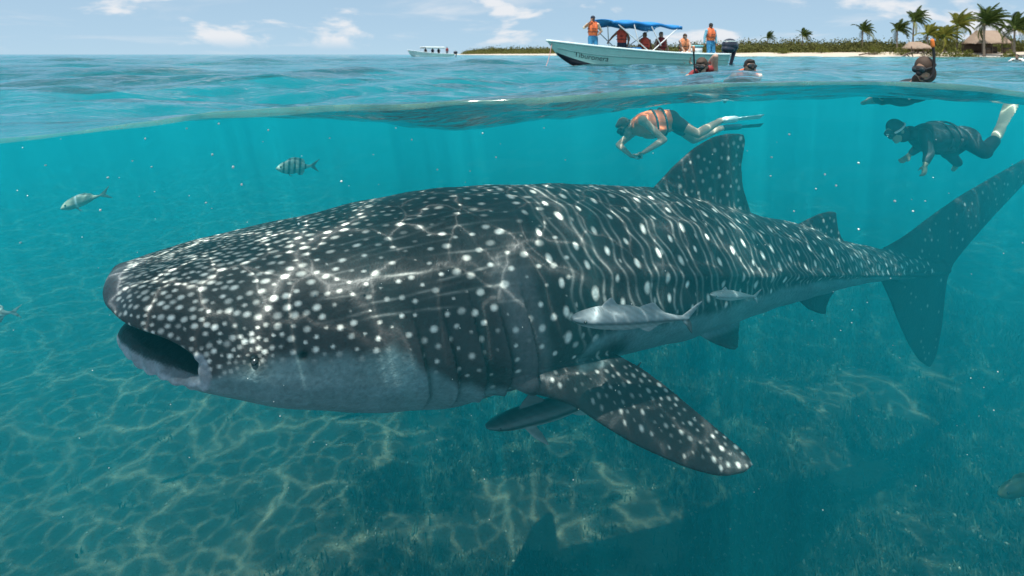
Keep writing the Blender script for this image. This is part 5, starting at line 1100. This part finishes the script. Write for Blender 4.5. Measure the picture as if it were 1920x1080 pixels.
def umbrella(px, Y, label):
    x = (px - 960) / F * Y; g0 = float(ground(x, Y)[0]); o = thing('beach_umbrella', (x, Y, g0), label, 'beach umbrella'); child('pole', limb((0, 0, -.2), (0, 0, 2.0), .05, .045, 8), M_post, o)
    th = np.linspace(0, 2 * np.pi, 30, endpoint=False); V = [np.stack([np.cos(th) * r_, np.sin(th) * r_, np.full(30, z_)], -1) for r_, z_ in ((.03, 2.2), (.45, 2.0), (.9, 1.72), (1.25, 1.42), (1.22, 1.34), (.85, 1.60), (.03, 2.05))]
    V[3] = V[3] * (1 + .03 * rl.normal(size=(30, 1))); child('thatch_cover', (np.concatenate(V), grid_faces(7, 30, True)), M_thatch, o)
umbrella(1733, 90, 'thatched beach umbrella beside the small low shelter')
def driftwood(px, Y, label, pts, r_):
    x = (px - 960) / F * Y; g0 = float(ground(x, Y)[0]); o = thing('driftwood', (x, Y, max(g0, 0)), label, 'driftwood', None)
    for i, P in enumerate(pts): child('branch' if i else 'log', tube_path(resample(P, 12), np.linspace(r_ * (1 if i == 0 else .6), r_ * .35, 12), 7), M_post, o)
driftwood(1704, 84, 'dark leaning driftwood at the water\'s edge behind the hooded snorkeller', [[(-1.1, 0, -.1), (-.3, .1, .42), (.5, 0, .78), (1.1, .1, .7)], [(-.3, 0, .4), (.1, 0, .1), (.2, 0, -.1)], [(.4, 0, .74), (.6, .1, .3), (.7, 0, .0)]], .17)
driftwood(1628, 99, 'pale grey branch lying on the sand below the slender palm', [[(-1.6, 0, .1), (-.4, 0, .32), (.8, .1, .30), (1.7, 0, .55)], [(-.2, 0, .3), (.3, .3, .55), (.5, .4, .6)]], .12)
# ---------------------------------------------------------------- specks drifting in the water
rp_ = np.random.default_rng(8); Vp, Fp, n = [], [], 0
SP = [(410, 232), (350, 241), (503, 244), (618, 259), (398, 290), (272, 260), (437, 313), (284, 313), (453, 346), (386, 380), (202, 333), (248, 302), (188, 394), (38, 455), (85, 310), (1530, 354), (1547, 327), (1568, 348), (1610, 306), (1678, 377), (1735, 377), (1712, 396), (1610, 430), (1489, 396), (1480, 252), (1447, 295), (1583, 168), (1620, 168), (1705, 185), (772, 262), (700, 290), (820, 318), (905, 250), (930, 295), (1020, 240), (1060, 300), (560, 420), (640, 340), (742, 240), (1445, 330)]
for _ in range(120): SP.append((rp_.uniform(0, 1920), rp_.uniform(215, 1000)))
for i, (px, py) in enumerate(SP):
    Y = rp_.uniform(2.6, 3.6) if py > 330 and px > 300 else rp_.uniform(2.6, 5.5); r_ = (rp_.uniform(1.3, 2.6) if i < 40 else rp_.uniform(.5, 1.2)) / F * Y; c_ = at(px, py, Y)
    v, f = ball(r_, 7, 5, (1, 1, rp_.uniform(.6, 1.3))); Vp.append(v + c_); Fp.append(tri(f) + n); n += len(v)
mesh_obj('floating_specks', np.concatenate(Vp), np.concatenate(Fp), principled('speck', (.55, .58, .54), .6).m, kind='stuff')
